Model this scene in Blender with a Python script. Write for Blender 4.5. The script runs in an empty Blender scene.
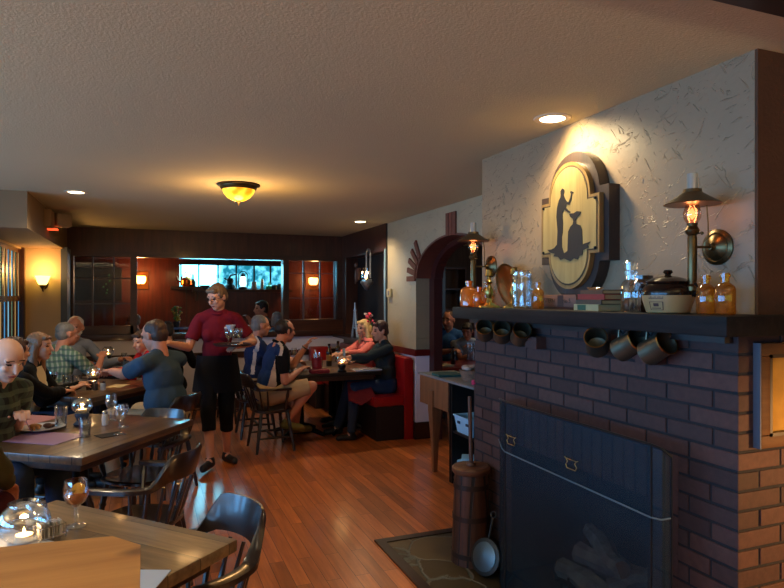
import bpy, bmesh, math, random
from mathutils import Vector, Matrix, noise, Quaternion
random.seed(7)
SC = bpy.context.scene
COL = SC.collection
PI = math.pi
def V(*a): return Vector(a)
# ---------------------------------------------------------------- camera numbers
CH, F = 1.55, 620.0
TH = math.atan(246/620); SN, CS = math.sin(TH), math.cos(TH)
def at(px, py, X=None, Y=None, Z=None, d=None):
    """world point on a known plane (or at a known depth) seen at a photo pixel"""
    u = (px-392)/F; xd = SN+u*CS; yd = CS-u*SN
    if X is not None: d = X/xd
    elif Y is not None: d = Y/yd
    elif Z is not None: d = (Z-CH)*F/(296-py)
    return Vector((d*xd, d*yd, CH+(296-py)*d/F))
# ---------------------------------------------------------------- materials
MATS = {}
def _base(name):
    m = bpy.data.materials.new(name); m.use_nodes = True
    nt = m.node_tree; nt.nodes.clear()
    out = nt.nodes.new('ShaderNodeOutputMaterial')
    return m, nt, out
def N(nt, t, **k):
    n = nt.nodes.new(t)
    for a, b in k.items():
        if a.startswith('i_'):
            key = a[2:]
            key = int(key) if key.isdigit() else key.replace('_', ' ')
            n.inputs[key].default_value = b
        else: setattr(n, a, b)
    return n
def rgb(h):
    """sRGB 0-255 triple -> linear rgba"""
    def f(c):
        c /= 255.0
        return c/12.92 if c <= .04045 else ((c+.055)/1.055)**2.4
    return (f(h[0]), f(h[1]), f(h[2]), 1)
def pm(name, col, rough=.5, metal=0, var=.15, scale=12, bump=0, bscale=None, coat=0, trans=0, emit=None, es=0, sheen=0, spec=.5, stretch=(1,1,1), alpha=1):
    if name in MATS: return MATS[name]
    m, nt, out = _base(name)
    b = N(nt, 'ShaderNodeBsdfPrincipled'); nt.links.new(b.outputs[0], out.inputs[0])
    c = rgb(col)
    tc = N(nt, 'ShaderNodeTexCoord'); mp = N(nt, 'ShaderNodeMapping'); mp.inputs['Scale'].default_value = stretch
    nt.links.new(tc.outputs['Object'], mp.inputs[0])
    nz = N(nt, 'ShaderNodeTexNoise'); nz.inputs['Scale'].default_value = scale; nz.inputs['Detail'].default_value = 4
    nt.links.new(mp.outputs[0], nz.inputs['Vector'])
    mx = N(nt, 'ShaderNodeMix', data_type='RGBA')
    mx.inputs[6].default_value = tuple(x*(1-var) for x in c[:3])+(1,)
    mx.inputs[7].default_value = tuple(min(1, x*(1+var)) for x in c[:3])+(1,)
    nt.links.new(nz.outputs['Fac'], mx.inputs[0]); nt.links.new(mx.outputs[2], b.inputs['Base Color'])
    b.inputs['Roughness'].default_value = rough; b.inputs['Metallic'].default_value = metal
    b.inputs['Specular IOR Level'].default_value = spec
    b.inputs['Coat Weight'].default_value = coat; b.inputs['Transmission Weight'].default_value = trans
    if alpha < 1: b.inputs['Alpha'].default_value = alpha
    if sheen: b.inputs['Sheen Weight'].default_value = sheen
    if emit:
        b.inputs['Emission Color'].default_value = rgb(emit); b.inputs['Emission Strength'].default_value = es
    if bump:
        n2 = N(nt, 'ShaderNodeTexNoise'); n2.inputs['Scale'].default_value = bscale or scale*4; n2.inputs['Detail'].default_value = 5
        nt.links.new(mp.outputs[0], n2.inputs['Vector'])
        bp = N(nt, 'ShaderNodeBump'); bp.inputs['Strength'].default_value = bump; bp.inputs['Distance'].default_value = .01
        nt.links.new(n2.outputs['Fac'], bp.inputs['Height']); nt.links.new(bp.outputs[0], b.inputs['Normal'])
    MATS[name] = m
    return m
def wood(name, c1, c2, rough=.35, along=0, grain=3.0, plank=0, plen=1.2, coat=.2, gap=.004, gapcol=(20, 10, 5), bump=.15, glossvar=0, spec=.5, cr_=.12, knots=0):
    """long-grained wood; grain runs along object axis `along`; plank>0 splits it into boards"""
    if name in MATS: return MATS[name]
    m, nt, out = _base(name)
    b = N(nt, 'ShaderNodeBsdfPrincipled'); nt.links.new(b.outputs[0], out.inputs[0])
    tc = N(nt, 'ShaderNodeTexCoord'); mp = N(nt, 'ShaderNodeMapping')
    nt.links.new(tc.outputs['Object'], mp.inputs[0])
    # rotate so that texture X is the grain
    if along == 1: mp.inputs['Rotation'].default_value = (0, 0, -PI/2)
    if along == 2: mp.inputs['Rotation'].default_value = (0, PI/2, 0)
    m2 = N(nt, 'ShaderNodeMapping'); m2.inputs['Scale'].default_value = (.09, 1, 1)
    nt.links.new(mp.outputs[0], m2.inputs[0])
    vec = m2.outputs[0]
    bc = None
    if plank:
        br = N(nt, 'ShaderNodeTexBrick'); br.offset = .37; br.offset_frequency = 2
        br.inputs['Color1'].default_value = (.0, .0, .0, 1); br.inputs['Color2'].default_value = (1, 1, 1, 1); br.inputs['Mortar'].default_value = (.5, .5, .5, 1)
        br.inputs['Scale'].default_value = 1; br.inputs['Mortar Size'].default_value = gap; br.inputs['Mortar Smooth'].default_value = .3
        br.inputs['Brick Width'].default_value = plen; br.inputs['Row Height'].default_value = plank
        nt.links.new(mp.outputs[0], br.inputs['Vector'])
        add = N(nt, 'ShaderNodeVectorMath', operation='MULTIPLY_ADD')
        add.inputs[1].default_value = (7, 13, 5)
        nt.links.new(br.outputs['Color'], add.inputs[0]); nt.links.new(m2.outputs[0], add.inputs[2])
        vec = add.outputs[0]; bc = br
    nz = N(nt, 'ShaderNodeTexNoise'); nz.inputs['Scale'].default_value = grain*10; nz.inputs['Detail'].default_value = 6; nz.inputs['Roughness'].default_value = .65
    nt.links.new(vec, nz.inputs['Vector'])
    rp = N(nt, 'ShaderNodeMapRange'); rp.inputs[1].default_value = .3; rp.inputs[2].default_value = .7
    nt.links.new(nz.outputs['Fac'], rp.inputs[0])
    mx = N(nt, 'ShaderNodeMix', data_type='RGBA'); mx.inputs[6].default_value = rgb(c1); mx.inputs[7].default_value = rgb(c2)
    nt.links.new(rp.outputs[0], mx.inputs[0])
    last = mx.outputs[2]
    if bc:
        hv = N(nt, 'ShaderNodeHueSaturation'); mr = N(nt, 'ShaderNodeMapRange'); mr.inputs[3].default_value = .72; mr.inputs[4].default_value = 1.22
        nt.links.new(bc.outputs['Color'], mr.inputs[0]); nt.links.new(mr.outputs[0], hv.inputs['Value']); nt.links.new(last, hv.inputs['Color'])
        g = N(nt, 'ShaderNodeMix', data_type='RGBA'); g.inputs[7].default_value = rgb(gapcol)
        nt.links.new(bc.outputs['Fac'], g.inputs[0]); nt.links.new(hv.outputs[0], g.inputs[6]); last = g.outputs[2]
    if knots:
        mk = N(nt, 'ShaderNodeMapping'); mk.inputs['Scale'].default_value = (.45, 1, 1); nt.links.new(mp.outputs[0], mk.inputs[0])
        vk = N(nt, 'ShaderNodeTexVoronoi'); vk.inputs['Scale'].default_value = knots; nt.links.new(mk.outputs[0], vk.inputs['Vector'])
        rk = N(nt, 'ShaderNodeMapRange'); rk.inputs[1].default_value = .09; rk.inputs[2].default_value = .2; rk.inputs[3].default_value = .75; rk.inputs[4].default_value = 0; nt.links.new(vk.outputs['Distance'], rk.inputs[0])
        gk = N(nt, 'ShaderNodeMix', data_type='RGBA'); gk.inputs[7].default_value = rgb((84, 48, 22)); nt.links.new(rk.outputs[0], gk.inputs[0]); nt.links.new(last, gk.inputs[6]); last = gk.outputs[2]
    nt.links.new(last, b.inputs['Base Color'])
    b.inputs['Roughness'].default_value = rough; b.inputs['Coat Weight'].default_value = coat; b.inputs['Coat Roughness'].default_value = cr_; b.inputs['Specular IOR Level'].default_value = spec
    bp = N(nt, 'ShaderNodeBump'); bp.inputs['Strength'].default_value = bump; bp.inputs['Distance'].default_value = .004
    if bc:
        sb = N(nt, 'ShaderNodeMath', operation='SUBTRACT'); nt.links.new(nz.outputs['Fac'], sb.inputs[0]); nt.links.new(bc.outputs['Fac'], sb.inputs[1])
        nt.links.new(sb.outputs[0], bp.inputs['Height'])
    else: nt.links.new(nz.outputs['Fac'], bp.inputs['Height'])
    nt.links.new(bp.outputs[0], b.inputs['Normal'])
    if glossvar: nt.links.new(bp.outputs[0], b.inputs['Coat Normal'])
    MATS[name] = m
    return m
def glass(name, tint=(255, 255, 255), refl=.9, rough=.02, edge=.25):
    """thin glass: clear seen straight on, mirror-like at the rim"""
    if name in MATS: return MATS[name]
    m, nt, out = _base(name)
    t = N(nt, 'ShaderNodeBsdfTransparent'); t.inputs[0].default_value = rgb(tint)
    g = N(nt, 'ShaderNodeBsdfGlossy'); g.inputs['Roughness'].default_value = rough; g.inputs[0].default_value = (refl, refl, refl, 1)
    lw = N(nt, 'ShaderNodeLayerWeight'); lw.inputs[0].default_value = edge
    mr = N(nt, 'ShaderNodeMapRange'); mr.inputs[3].default_value = .09; mr.inputs[4].default_value = .9
    nt.links.new(lw.outputs['Facing'], mr.inputs[0])
    mx = N(nt, 'ShaderNodeMixShader'); nt.links.new(mr.outputs[0], mx.inputs[0])
    nt.links.new(t.outputs[0], mx.inputs[1]); nt.links.new(g.outputs[0], mx.inputs[2]); nt.links.new(mx.outputs[0], out.inputs[0])
    MATS[name] = m
    return m
def tinted(name, col, clear=.5, rough=.1):
    """coloured glass or drink: part see-through tint, part glowing-through colour"""
    if name in MATS: return MATS[name]
    m, nt, out = _base(name)
    t = N(nt, 'ShaderNodeBsdfTransparent'); t.inputs[0].default_value = rgb(col)
    d = N(nt, 'ShaderNodeBsdfTranslucent'); d.inputs[0].default_value = rgb(col)
    d2 = N(nt, 'ShaderNodeBsdfPrincipled'); d2.inputs['Base Color'].default_value = rgb(col); d2.inputs['Roughness'].default_value = rough
    m1 = N(nt, 'ShaderNodeMixShader'); m1.inputs[0].default_value = .5
    nt.links.new(d.outputs[0], m1.inputs[1]); nt.links.new(d2.outputs[0], m1.inputs[2])
    m2 = N(nt, 'ShaderNodeMixShader'); m2.inputs[0].default_value = 1-clear
    nt.links.new(t.outputs[0], m2.inputs[1]); nt.links.new(m1.outputs[0], m2.inputs[2])
    g = N(nt, 'ShaderNodeBsdfGlossy'); g.inputs['Roughness'].default_value = .04; lw = N(nt, 'ShaderNodeLayerWeight'); lw.inputs[0].default_value = .2
    mr = N(nt, 'ShaderNodeMapRange'); mr.inputs[3].default_value = .05; mr.inputs[4].default_value = .6; nt.links.new(lw.outputs['Facing'], mr.inputs[0])
    m3 = N(nt, 'ShaderNodeMixShader'); nt.links.new(mr.outputs[0], m3.inputs[0]); nt.links.new(m2.outputs[0], m3.inputs[1]); nt.links.new(g.outputs[0], m3.inputs[2])
    nt.links.new(m3.outputs[0], out.inputs[0])
    MATS[name] = m
    return m
def glow(name, col, s):
    if name in MATS: return MATS[name]
    m, nt, out = _base(name)
    e = N(nt, 'ShaderNodeEmission'); e.inputs[0].default_value = rgb(col); e.inputs[1].default_value = s
    nt.links.new(e.outputs[0], out.inputs[0]); MATS[name] = m
    return m
def checks(name, c0, c1, c2, size=.05, rough=.9):
    """woven plaid: two crossing sets of stripes over a ground colour"""
    if name in MATS: return MATS[name]
    m, nt, out = _base(name)
    b = N(nt, 'ShaderNodeBsdfPrincipled'); b.inputs['Roughness'].default_value = rough; nt.links.new(b.outputs[0], out.inputs[0])
    tc = N(nt, 'ShaderNodeTexCoord'); sp = N(nt, 'ShaderNodeSeparateXYZ')
    ad0 = N(nt, 'ShaderNodeVectorMath', operation='ADD'); nzz = N(nt, 'ShaderNodeTexNoise'); nzz.inputs['Scale'].default_value = 5
    sc = N(nt, 'ShaderNodeVectorMath', operation='SCALE'); sc.inputs['Scale'].default_value = .06
    nt.links.new(tc.outputs['Object'], nzz.inputs['Vector']); nt.links.new(nzz.outputs['Color'], sc.inputs[0])
    nt.links.new(tc.outputs['Object'], ad0.inputs[0]); nt.links.new(sc.outputs[0], ad0.inputs[1])
    nt.links.new(ad0.outputs[0], sp.inputs[0])
    def stripe(sock, off):
        mo = N(nt, 'ShaderNodeMath', operation='PINGPONG'); mo.inputs[1].default_value = size/2
        a = N(nt, 'ShaderNodeMath', operation='ADD'); a.inputs[1].default_value = off
        nt.links.new(sock, a.inputs[0]); nt.links.new(a.outputs[0], mo.inputs[0])
        gt = N(nt, 'ShaderNodeMath', operation='GREATER_THAN'); gt.inputs[1].default_value = size*.3
        nt.links.new(mo.outputs[0], gt.inputs[0]); return gt.outputs[0]
    xy = N(nt, 'ShaderNodeMath', operation='ADD'); nt.links.new(sp.outputs[0], xy.inputs[0]); nt.links.new(sp.outputs[1], xy.inputs[1])
    s1 = stripe(xy.outputs[0], 5); s2 = stripe(sp.outputs[2], 5.01)
    m1 = N(nt, 'ShaderNodeMix', data_type='RGBA'); m1.inputs[6].default_value = rgb(c0); m1.inputs[7].default_value = rgb(c1); nt.links.new(s1, m1.inputs[0])
    m2 = N(nt, 'ShaderNodeMix', data_type='RGBA'); m2.inputs[7].default_value = rgb(c2); nt.links.new(m1.outputs[2], m2.inputs[6])
    h = N(nt, 'ShaderNodeMath', operation='MULTIPLY'); h.inputs[1].default_value = .65; nt.links.new(s2, h.inputs[0]); nt.links.new(h.outputs[0], m2.inputs[0])
    nt.links.new(m2.outputs[2], b.inputs['Base Color'])
    MATS[name] = m
    return m
# ---------------------------------------------------------------- mesh builder
class MB:
    def __init__(s): s.bm = bmesh.new(); s.mi = 0; s.n = 0
    def _done(s):
        s.bm.faces.ensure_lookup_table()
        for f in s.bm.faces[s.n:]: f.material_index = s.mi
        s.n = len(s.bm.faces); return s
    def mat(s, i): s.mi = i; return s
    def box(s, c, size, rz=0, bevel=0, M=None):
        r = bmesh.ops.create_cube(s.bm, size=1)
        T = Matrix.Translation(c) @ Matrix.Rotation(rz, 4, 'Z') @ Matrix.Diagonal((*size, 1))
        if M is not None: T = M @ T
        bmesh.ops.transform(s.bm, matrix=T, verts=r['verts'])
        if bevel:
            es = list({e for v in r['verts'] for e in v.link_edges})
            bmesh.ops.bevel(s.bm, geom=es, offset=bevel, segments=2, affect='EDGES', profile=.6)
        return s._done()
    def bb(s, x0, x1, y0, y1, z0, z1, bevel=0):
        return s.box(((x0+x1)/2, (y0+y1)/2, (z0+z1)/2), (abs(x1-x0), abs(y1-y0), abs(z1-z0)), bevel=bevel)
    def cyl(s, p, q, r1, r2=None, seg=12, caps=True):
        p, q = Vector(p), Vector(q); d = q-p; L = d.length
        if r2 is None: r2 = r1
        M = Matrix.Translation((p+q)/2) @ Vector((0, 0, 1)).rotation_difference(d.normalized()).to_matrix().to_4x4()
        bmesh.ops.create_cone(s.bm, cap_ends=caps, segments=seg, radius1=r1, radius2=r2, depth=L, matrix=M)
        return s._done()
    def ball(s, c, r, sub=2, M=None):
        if isinstance(r, (int, float)): r = (r, r, r)
        T = Matrix.Translation(c) @ (M if M is not None else Matrix.Identity(4)) @ Matrix.Diagonal((*r, 1))
        bmesh.ops.create_icosphere(s.bm, subdivisions=sub, radius=1, matrix=T)
        return s._done()
    def loft(s, rings, closed=False, cap=True):
        """rings: lists of points, same count each"""
        vs = [[s.bm.verts.new(p) for p in r] for r in rings]
        n = len(rings[0])
        pairs = list(zip(vs, vs[1:])) + ([(vs[-1], vs[0])] if closed else [])
        for a, b in pairs:
            for i in range(n):
                j = (i+1) % n
                s.bm.faces.new((a[i], a[j], b[j], b[i]))
        if cap and not closed:
            s.bm.faces.new(list(reversed(vs[0]))); s.bm.faces.new(vs[-1])
        return s._done()
    def lathe(s, prof, c=(0, 0, 0), seg=24, M=None, sx=1, sy=1, ripple=0, nr=0, ring=None):
        """prof: (r,z) list bottom to top"""
        c = Vector(c); rings = []
        for r, z in prof:
            row = []
            for i in range(seg):
                a = 2*PI*i/seg; rr = max(r, 1e-4)*(1+ripple*math.cos(nr*a))
                p = Vector((rr*math.cos(a)*sx, rr*math.sin(a)*sy, z))
                if M is not None: p = M @ p
                row.append(c+p)
            rings.append(row)
        if ring is None: ring = len(prof) >= 4 and prof[0][0] > .01 and abs(prof[0][0]-prof[-1][0]) < .008 and abs(prof[0][1]-prof[-1][1]) < .03
        return s.loft(rings, closed=ring)
    def shell(s, prof, t=.002, c=(0, 0, 0), seg=24, M=None, **k):
        """open-topped vessel: outside profile bottom to top, back down inside"""
        inner = [(max(r-t, .0005), z+(t if i == 0 else 0)) for i, (r, z) in enumerate(prof)]
        return s.lathe(list(prof)+list(reversed(inner)), c, seg, M, ring=False, **k)
    def prism(s, pts, h0, h1, M=None):
        """2-D outline (x,y) extruded h0..h1 along local z"""
        lo = [Vector((x, y, h0)) for x, y in pts]; hi = [Vector((x, y, h1)) for x, y in pts]
        if M is not None: lo = [M @ p for p in lo]; hi = [M @ p for p in hi]
        return s.loft([lo, hi])
    def tube(s, path, r, seg=8, closed=False):
        P = [Vector(p) for p in path]; n = len(P); rings = []
        R = r if isinstance(r, (list, tuple)) else [r]*n
        up = None
        for i, p in enumerate(P):
            t = (P[(i+1) % n]-P[i-1]) if closed else (P[min(i+1, n-1)]-P[max(i-1, 0)])
            t.normalize()
            if up is None:
                up = Vector((0, 0, 1)) if abs(t.z) < .9 else Vector((1, 0, 0))
            a = t.cross(up)
            if a.length < 1e-5: a = t.orthogonal()
            a.normalize(); up = a.cross(t).normalized()
            rings.append([p+(a*math.cos(2*PI*k/seg)+up*math.sin(2*PI*k/seg))*R[i] for k in range(seg)])
        return s.loft(rings, closed=closed)
    def poly(s, pts):
        s.bm.faces.new([s.bm.verts.new(p) for p in pts]); return s._done()
    def build(s, name, mats, parent=None, loc=None, smooth=True, ang=38, rz=0):
        bmesh.ops.recalc_face_normals(s.bm, faces=s.bm.faces)
        me = bpy.data.meshes.new(name); s.bm.to_mesh(me); s.bm.free()
        if not isinstance(mats, (list, tuple)): mats = [mats]
        for m in mats: me.materials.append(m)
        if smooth:
            me.polygons.foreach_set('use_smooth', [True]*len(me.polygons))
            me.set_sharp_from_angle(angle=math.radians(ang))
        o = bpy.data.objects.new(name, me); COL.objects.link(o)
        if parent: o.parent = parent
        if loc is not None: o.location = loc
        o.rotation_euler.z = rz
        return o
def tag(o, label=None, cat=None, group=None, kind=None):
    if label: o['label'] = label
    if cat: o['category'] = cat
    if group: o['group'] = group
    if kind: o['kind'] = kind
    return o
def thing(name, label, cat, loc=(0, 0, 0), rz=0, group=None):
    o = bpy.data.objects.new(name, None); COL.objects.link(o); o.empty_display_size = .1
    o.location = loc; o.rotation_euler = (0, 0, rz)
    return tag(o, label, cat, group)
def copy_tree(o, parent=None):
    c = o.copy(); COL.objects.link(c)
    if parent: c.parent = parent
    for ch in list(o.children): copy_tree(ch, c)
    return c
def dup(o, loc, rz, label, group=None, scale=.94):
    c = copy_tree(o); c.location = loc; c.rotation_euler = (0, 0, rz); c.scale = (scale,)*3; c['label'] = label
    if group: c['group'] = group
    return c
def struct(name, mb, m, **k):
    return tag(mb.build(name, m, **k), kind='structure')
def lamp(kind, name, loc, power, col, size=.05, parent=None, target=None, spot=None, blend=.5, sy=None):
    l = bpy.data.lights.new(name, kind); l.energy = power; l.color = col
    if kind == 'AREA':
        l.size = size
        if sy: l.shape = 'RECTANGLE'; l.size_y = sy
    else: l.shadow_soft_size = size
    if kind == 'SPOT': l.spot_size = spot; l.spot_blend = blend
    o = bpy.data.objects.new(name, l); COL.objects.link(o); o.location = loc
    if target is not None: o.rotation_euler = (Vector(target)-Vector(loc)).to_track_quat('-Z', 'Y').to_euler()
    return o
def facing(dx, dy): return math.atan2(-dx, dy)      # turn local +Y towards (dx,dy)
WARM = (1, .80, .53); AMBER = (1, .5, .16); COOL = (.16, .5, 1)
HC = 2.43
# ================================================================ THE SETTING
M_ceil = pm('painted_ceiling', (196, 186, 150), .9, var=.05, scale=1.2, bump=.25, bscale=120)
M_stucco = None
def stucco(name, col, bumpy=1.0):
    m, nt, out = _base(name)
    b = N(nt, 'ShaderNodeBsdfPrincipled'); nt.links.new(b.outputs[0], out.inputs[0])
    tc = N(nt, 'ShaderNodeTexCoord')
    n0 = N(nt, 'ShaderNodeTexNoise'); n0.inputs['Scale'].default_value = 2.5
    nt.links.new(tc.outputs['Object'], n0.inputs['Vector'])
    mx = N(nt, 'ShaderNodeMix', data_type='RGBA'); c = rgb(col)
    mx.inputs[6].default_value = tuple(x*.9 for x in c[:3])+(1,); mx.inputs[7].default_value = tuple(min(1, x*1.08) for x in c[:3])+(1,)
    nt.links.new(n0.outputs['Fac'], mx.inputs[0]); nt.links.new(mx.outputs[2], b.inputs['Base Color'])
    b.inputs['Roughness'].default_value = .42
    acc = None
    for rot, off, sc in ((.75, 0, (9, 38)), (-.95, 3.3, (8, 32)), (.2, 7.1, (10, 44))):
        mp = N(nt, 'ShaderNodeMapping'); mp.inputs['Rotation'].default_value = (rot, 0, 0); mp.inputs['Location'].default_value = (0, off, off)
        m3 = N(nt, 'ShaderNodeMapping'); m3.inputs['Scale'].default_value = (1, sc[0], sc[1])
        n1 = N(nt, 'ShaderNodeTexNoise'); n1.inputs['Scale'].default_value = 1; n1.inputs['Detail'].default_value = 3; n1.inputs['Distortion'].default_value = 1.2
        nt.links.new(tc.outputs['Object'], mp.inputs[0]); nt.links.new(mp.outputs[0], m3.inputs[0]); nt.links.new(m3.outputs[0], n1.inputs['Vector'])
        mr = N(nt, 'ShaderNodeMapRange'); mr.inputs[1].default_value = .65; mr.inputs[2].default_value = .70
        nt.links.new(n1.outputs['Fac'], mr.inputs[0])
        if acc is None: acc = mr
        else:
            mu = N(nt, 'ShaderNodeMath', operation='MAXIMUM'); nt.links.new(acc.outputs[0], mu.inputs[0]); nt.links.new(mr.outputs[0], mu.inputs[1]); acc = mu
    mu = acc
    n2 = N(nt, 'ShaderNodeTexNoise'); n2.inputs['Scale'].default_value = 45; n2.inputs['Detail'].default_value = 3; nt.links.new(tc.outputs['Object'], n2.inputs['Vector'])
    ma = N(nt, 'ShaderNodeMath', operation='MULTIPLY_ADD'); ma.inputs[1].default_value = .25; nt.links.new(n2.outputs['Fac'], ma.inputs[0]); nt.links.new(mu.outputs[0], ma.inputs[2])
    bp = N(nt, 'ShaderNodeBump'); bp.inputs['Strength'].default_value = bumpy; bp.inputs['Distance'].default_value = .006
    nt.links.new(ma.outputs[0], bp.inputs['Height']); nt.links.new(bp.outputs[0], b.inputs['Normal'])
    return m
M_st = stucco('trowelled_stucco', (146, 122, 94), .75)
M_st2 = stucco('trowelled_stucco_pale', (168, 154, 124), .8)
M_cream = pm('cream_paint', (190, 165, 128), .8, var=.04, scale=2)
M_grey = pm('grey_lilac_paint', (214, 210, 220), .75, var=.05, scale=2)
M_dark = wood('dark_panelling', (76, 40, 27), (48, 24, 16), .4, along=2, grain=2.5, plank=.14, plen=4, coat=.25, gapcol=(8, 4, 3))
M_darkx = wood('dark_trim_wood', (70, 38, 27), (46, 24, 17), .38, along=0, grain=2.5, coat=.3)
M_darky = wood('dark_trim_wood_long', (52, 28, 20), (34, 17, 12), .38, along=1, grain=2.5, coat=.3)
M_red = wood('red_panelling', (112, 42, 22), (72, 24, 14), .45, along=2, grain=2.2, plank=.2, plen=4, coat=.2, gapcol=(20, 7, 5))
M_floor = wood('oak_strip_floor', (214, 122, 58), (160, 84, 38), .35, along=1, grain=2.0, plank=.083, plen=.9, cr_=.17, coat=.8, gap=.0016, gapcol=(50, 20, 8), bump=.25, glossvar=1)
M_black = pm('black_paint', (14, 13, 14), .5)
# floor, ceiling
struct('floor', MB().bb(-4.2, 6.4, -3.2, 12.2, -.1, 0), M_floor)
struct('ceiling', MB().bb(-4.2, 6.4, -3.2, 12.2, HC, HC+.1), M_ceil)
# the bulkhead over the bay on the far left
BX, BY, BZ = -.926, 5.96, 2.12
struct('trim_1', MB().bb(-4.2, BX, BY, 8.8, BZ, HC), pm('bulkhead_paint', (130, 104, 72), .8, var=.04, scale=2))
# left: wall close to the camera with wide windows, then the bay with the shuttered window
mb = MB(); mb.bb(-4.2, -4.0, -3.2, BY+.1, 0, .8); mb.bb(-4.2, -4.0, -3.2, BY+.1, 2.1, HC)
for y in (-3.1, -.9, 1.3, 3.5, 5.9): mb.bb(-4.2, -4.0, y-.12, y+.12, .8, 2.1)
struct('wall_left', mb, M_cream)
mb = MB()
for y in (-2, .2, 2.4, 4.7):
    mb.bb(-4.12, -4.08, y-.99, y+.99, 1.43, 1.47); mb.bb(-4.12, -4.08, y-.02, y+.02, .8, 2.1)
struct('window_1', mb, M_darky)
mb = MB(); mb.bb(-4.2, -1.45, BY, BY+.12, 0, BZ)
struct('wall_bay', mb, M_cream)
mb = MB(); mb.bb(-1.6, -1.36, BY, 8.5, 0, .7); mb.bb(-1.6, -1.36, BY, 8.5, 2.1, BZ)
for y in (BY+.1, 8.45): mb.bb(-1.6, -1.36, y-.06, y+.06, .7, 2.1)
struct('wall_left_bay', mb, M_cream)
# the bay window has a leaded glass screen: dark uprights, coloured strips between
mb = MB()
ys = [6.1+i*.19 for i in range(13)]
for y in ys: mb.bb(-1.42, -1.372, y-.045, y+.045, .7, 2.1)
for z in (.72, 1.52, 2.08): mb.bb(-1.42, -1.37, 6.06, 8.4, z-.03, z+.03)
win = struct('window_2', mb, wood('shutter_wood', (66, 26, 16), (38, 15, 10), .4, along=2, coat=.3))
gl = MB()
for i, y in enumerate(ys[:-1]):
    for k, (z0, z1) in enumerate(((.75, 1.49), (1.55, 2.05))):
        gl.mat((i*5+k*3) % 4); gl.bb(-1.40, -1.38, y+.05+.02*(i % 2), y+.14, z0, z1)
gl.build('window_pane', [glow('pane_sky', (150, 215, 245), .55), glow('pane_green', (120, 150, 120), .4), glow('pane_amber', (200, 160, 100), .5), glow('pane_blue', (80, 150, 200), .6)], win)
struct('trim_2', MB().bb(-1.44, -1.33, 8.36, 8.46, 0, BZ), M_darkx)
struct('wall_back_left', MB().bb(-1.6, BX+.02, 8.44, 8.6, 0, BZ), M_cream)
struct('trim_3', MB().bb(BX-.03, BX+.04, 8.42, 8.82, 0, BZ+.02), pm('blue_grey_post', (70, 78, 90), .5))
# back wall with its interior openings to the bar
YB = 8.8
mb = MB(); mb.bb(BX, 2.74, YB, YB+.14, 2.10, HC)
struct('wall_back', mb, M_dark)
struct('wall_back_lower', MB().bb(BX, 2.74, YB, YB+.14, 0, .98), M_grey)
mb = MB(); mb.bb(BX, 2.72, YB-.05, YB+.2, .97, 1.05, .006)
struct('trim_4', mb, M_darkx)
struct('trim_5', MB().bb(BX, 2.72, YB-.025, YB, .70, .78), M_darkx)
struct('baseboard_back', MB().bb(BX, 2.72, YB-.03, YB, 0, .14), M_darkx)
mb = MB(); mb.bb(1.9, 2.72, YB-.04, YB+.0, .99, 1.2)
struct('trim_6', mb, wood('brown_sill', (84, 44, 26), (58, 28, 16), .35, coat=.3))
mb = MB()
for x in (-.15, 1.86): mb.bb(x-.04, x+.04, YB-.01, YB+.15, 1.03, 2.12)
mb.bb(BX, BX+.07, YB-.01, YB+.15, 1.03, 2.12); mb.bb(2.62, 2.72, YB-.01, YB+.15, 1.03, 2.12)
mb.bb(BX, 2.72, YB-.012, YB+.15, 2.06, 2.13)
mb.bb(BX, -.15, YB-.01, YB+.15, 1.05, 1.16); mb.bb(1.9, 2.7, YB-.01, YB+.15, 1.05, 1.21)
struct('trim_7', mb, M_darkx)
M_munt = pm('muntin_bar', (92, 84, 88), .4)
mb = MB()
for x in (-.64, -.39): mb.bb(x-.01, x+.01, YB+.05, YB+.08, 1.16, 2.06)
for z in (1.45, 1.78): mb.bb(BX+.07, -.19, YB+.05, YB+.08, z-.008, z+.008)
w3 = struct('window_3', mb, M_munt)
MB().bb(BX+.07, -.19, YB+.062, YB+.066, 1.16, 2.06).build('window_pane', glass('old_pane', (235, 235, 240), .25, .03, .12), w3)
mb = MB()
for x in (2.13, 2.38, 2.6): mb.bb(x-.01, x+.01, YB+.05, YB+.08, 1.21, 2.06)
for z in (1.52, 1.88): mb.bb(1.9, 2.62, YB+.05, YB+.08, z-.006, z+.006)
w4 = struct('window_4', mb, M_munt)
MB().bb(1.9, 2.62, YB+.062, YB+.066, 1.21, 2.06).build('window_pane', MATS['old_pane'], w4)
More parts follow.
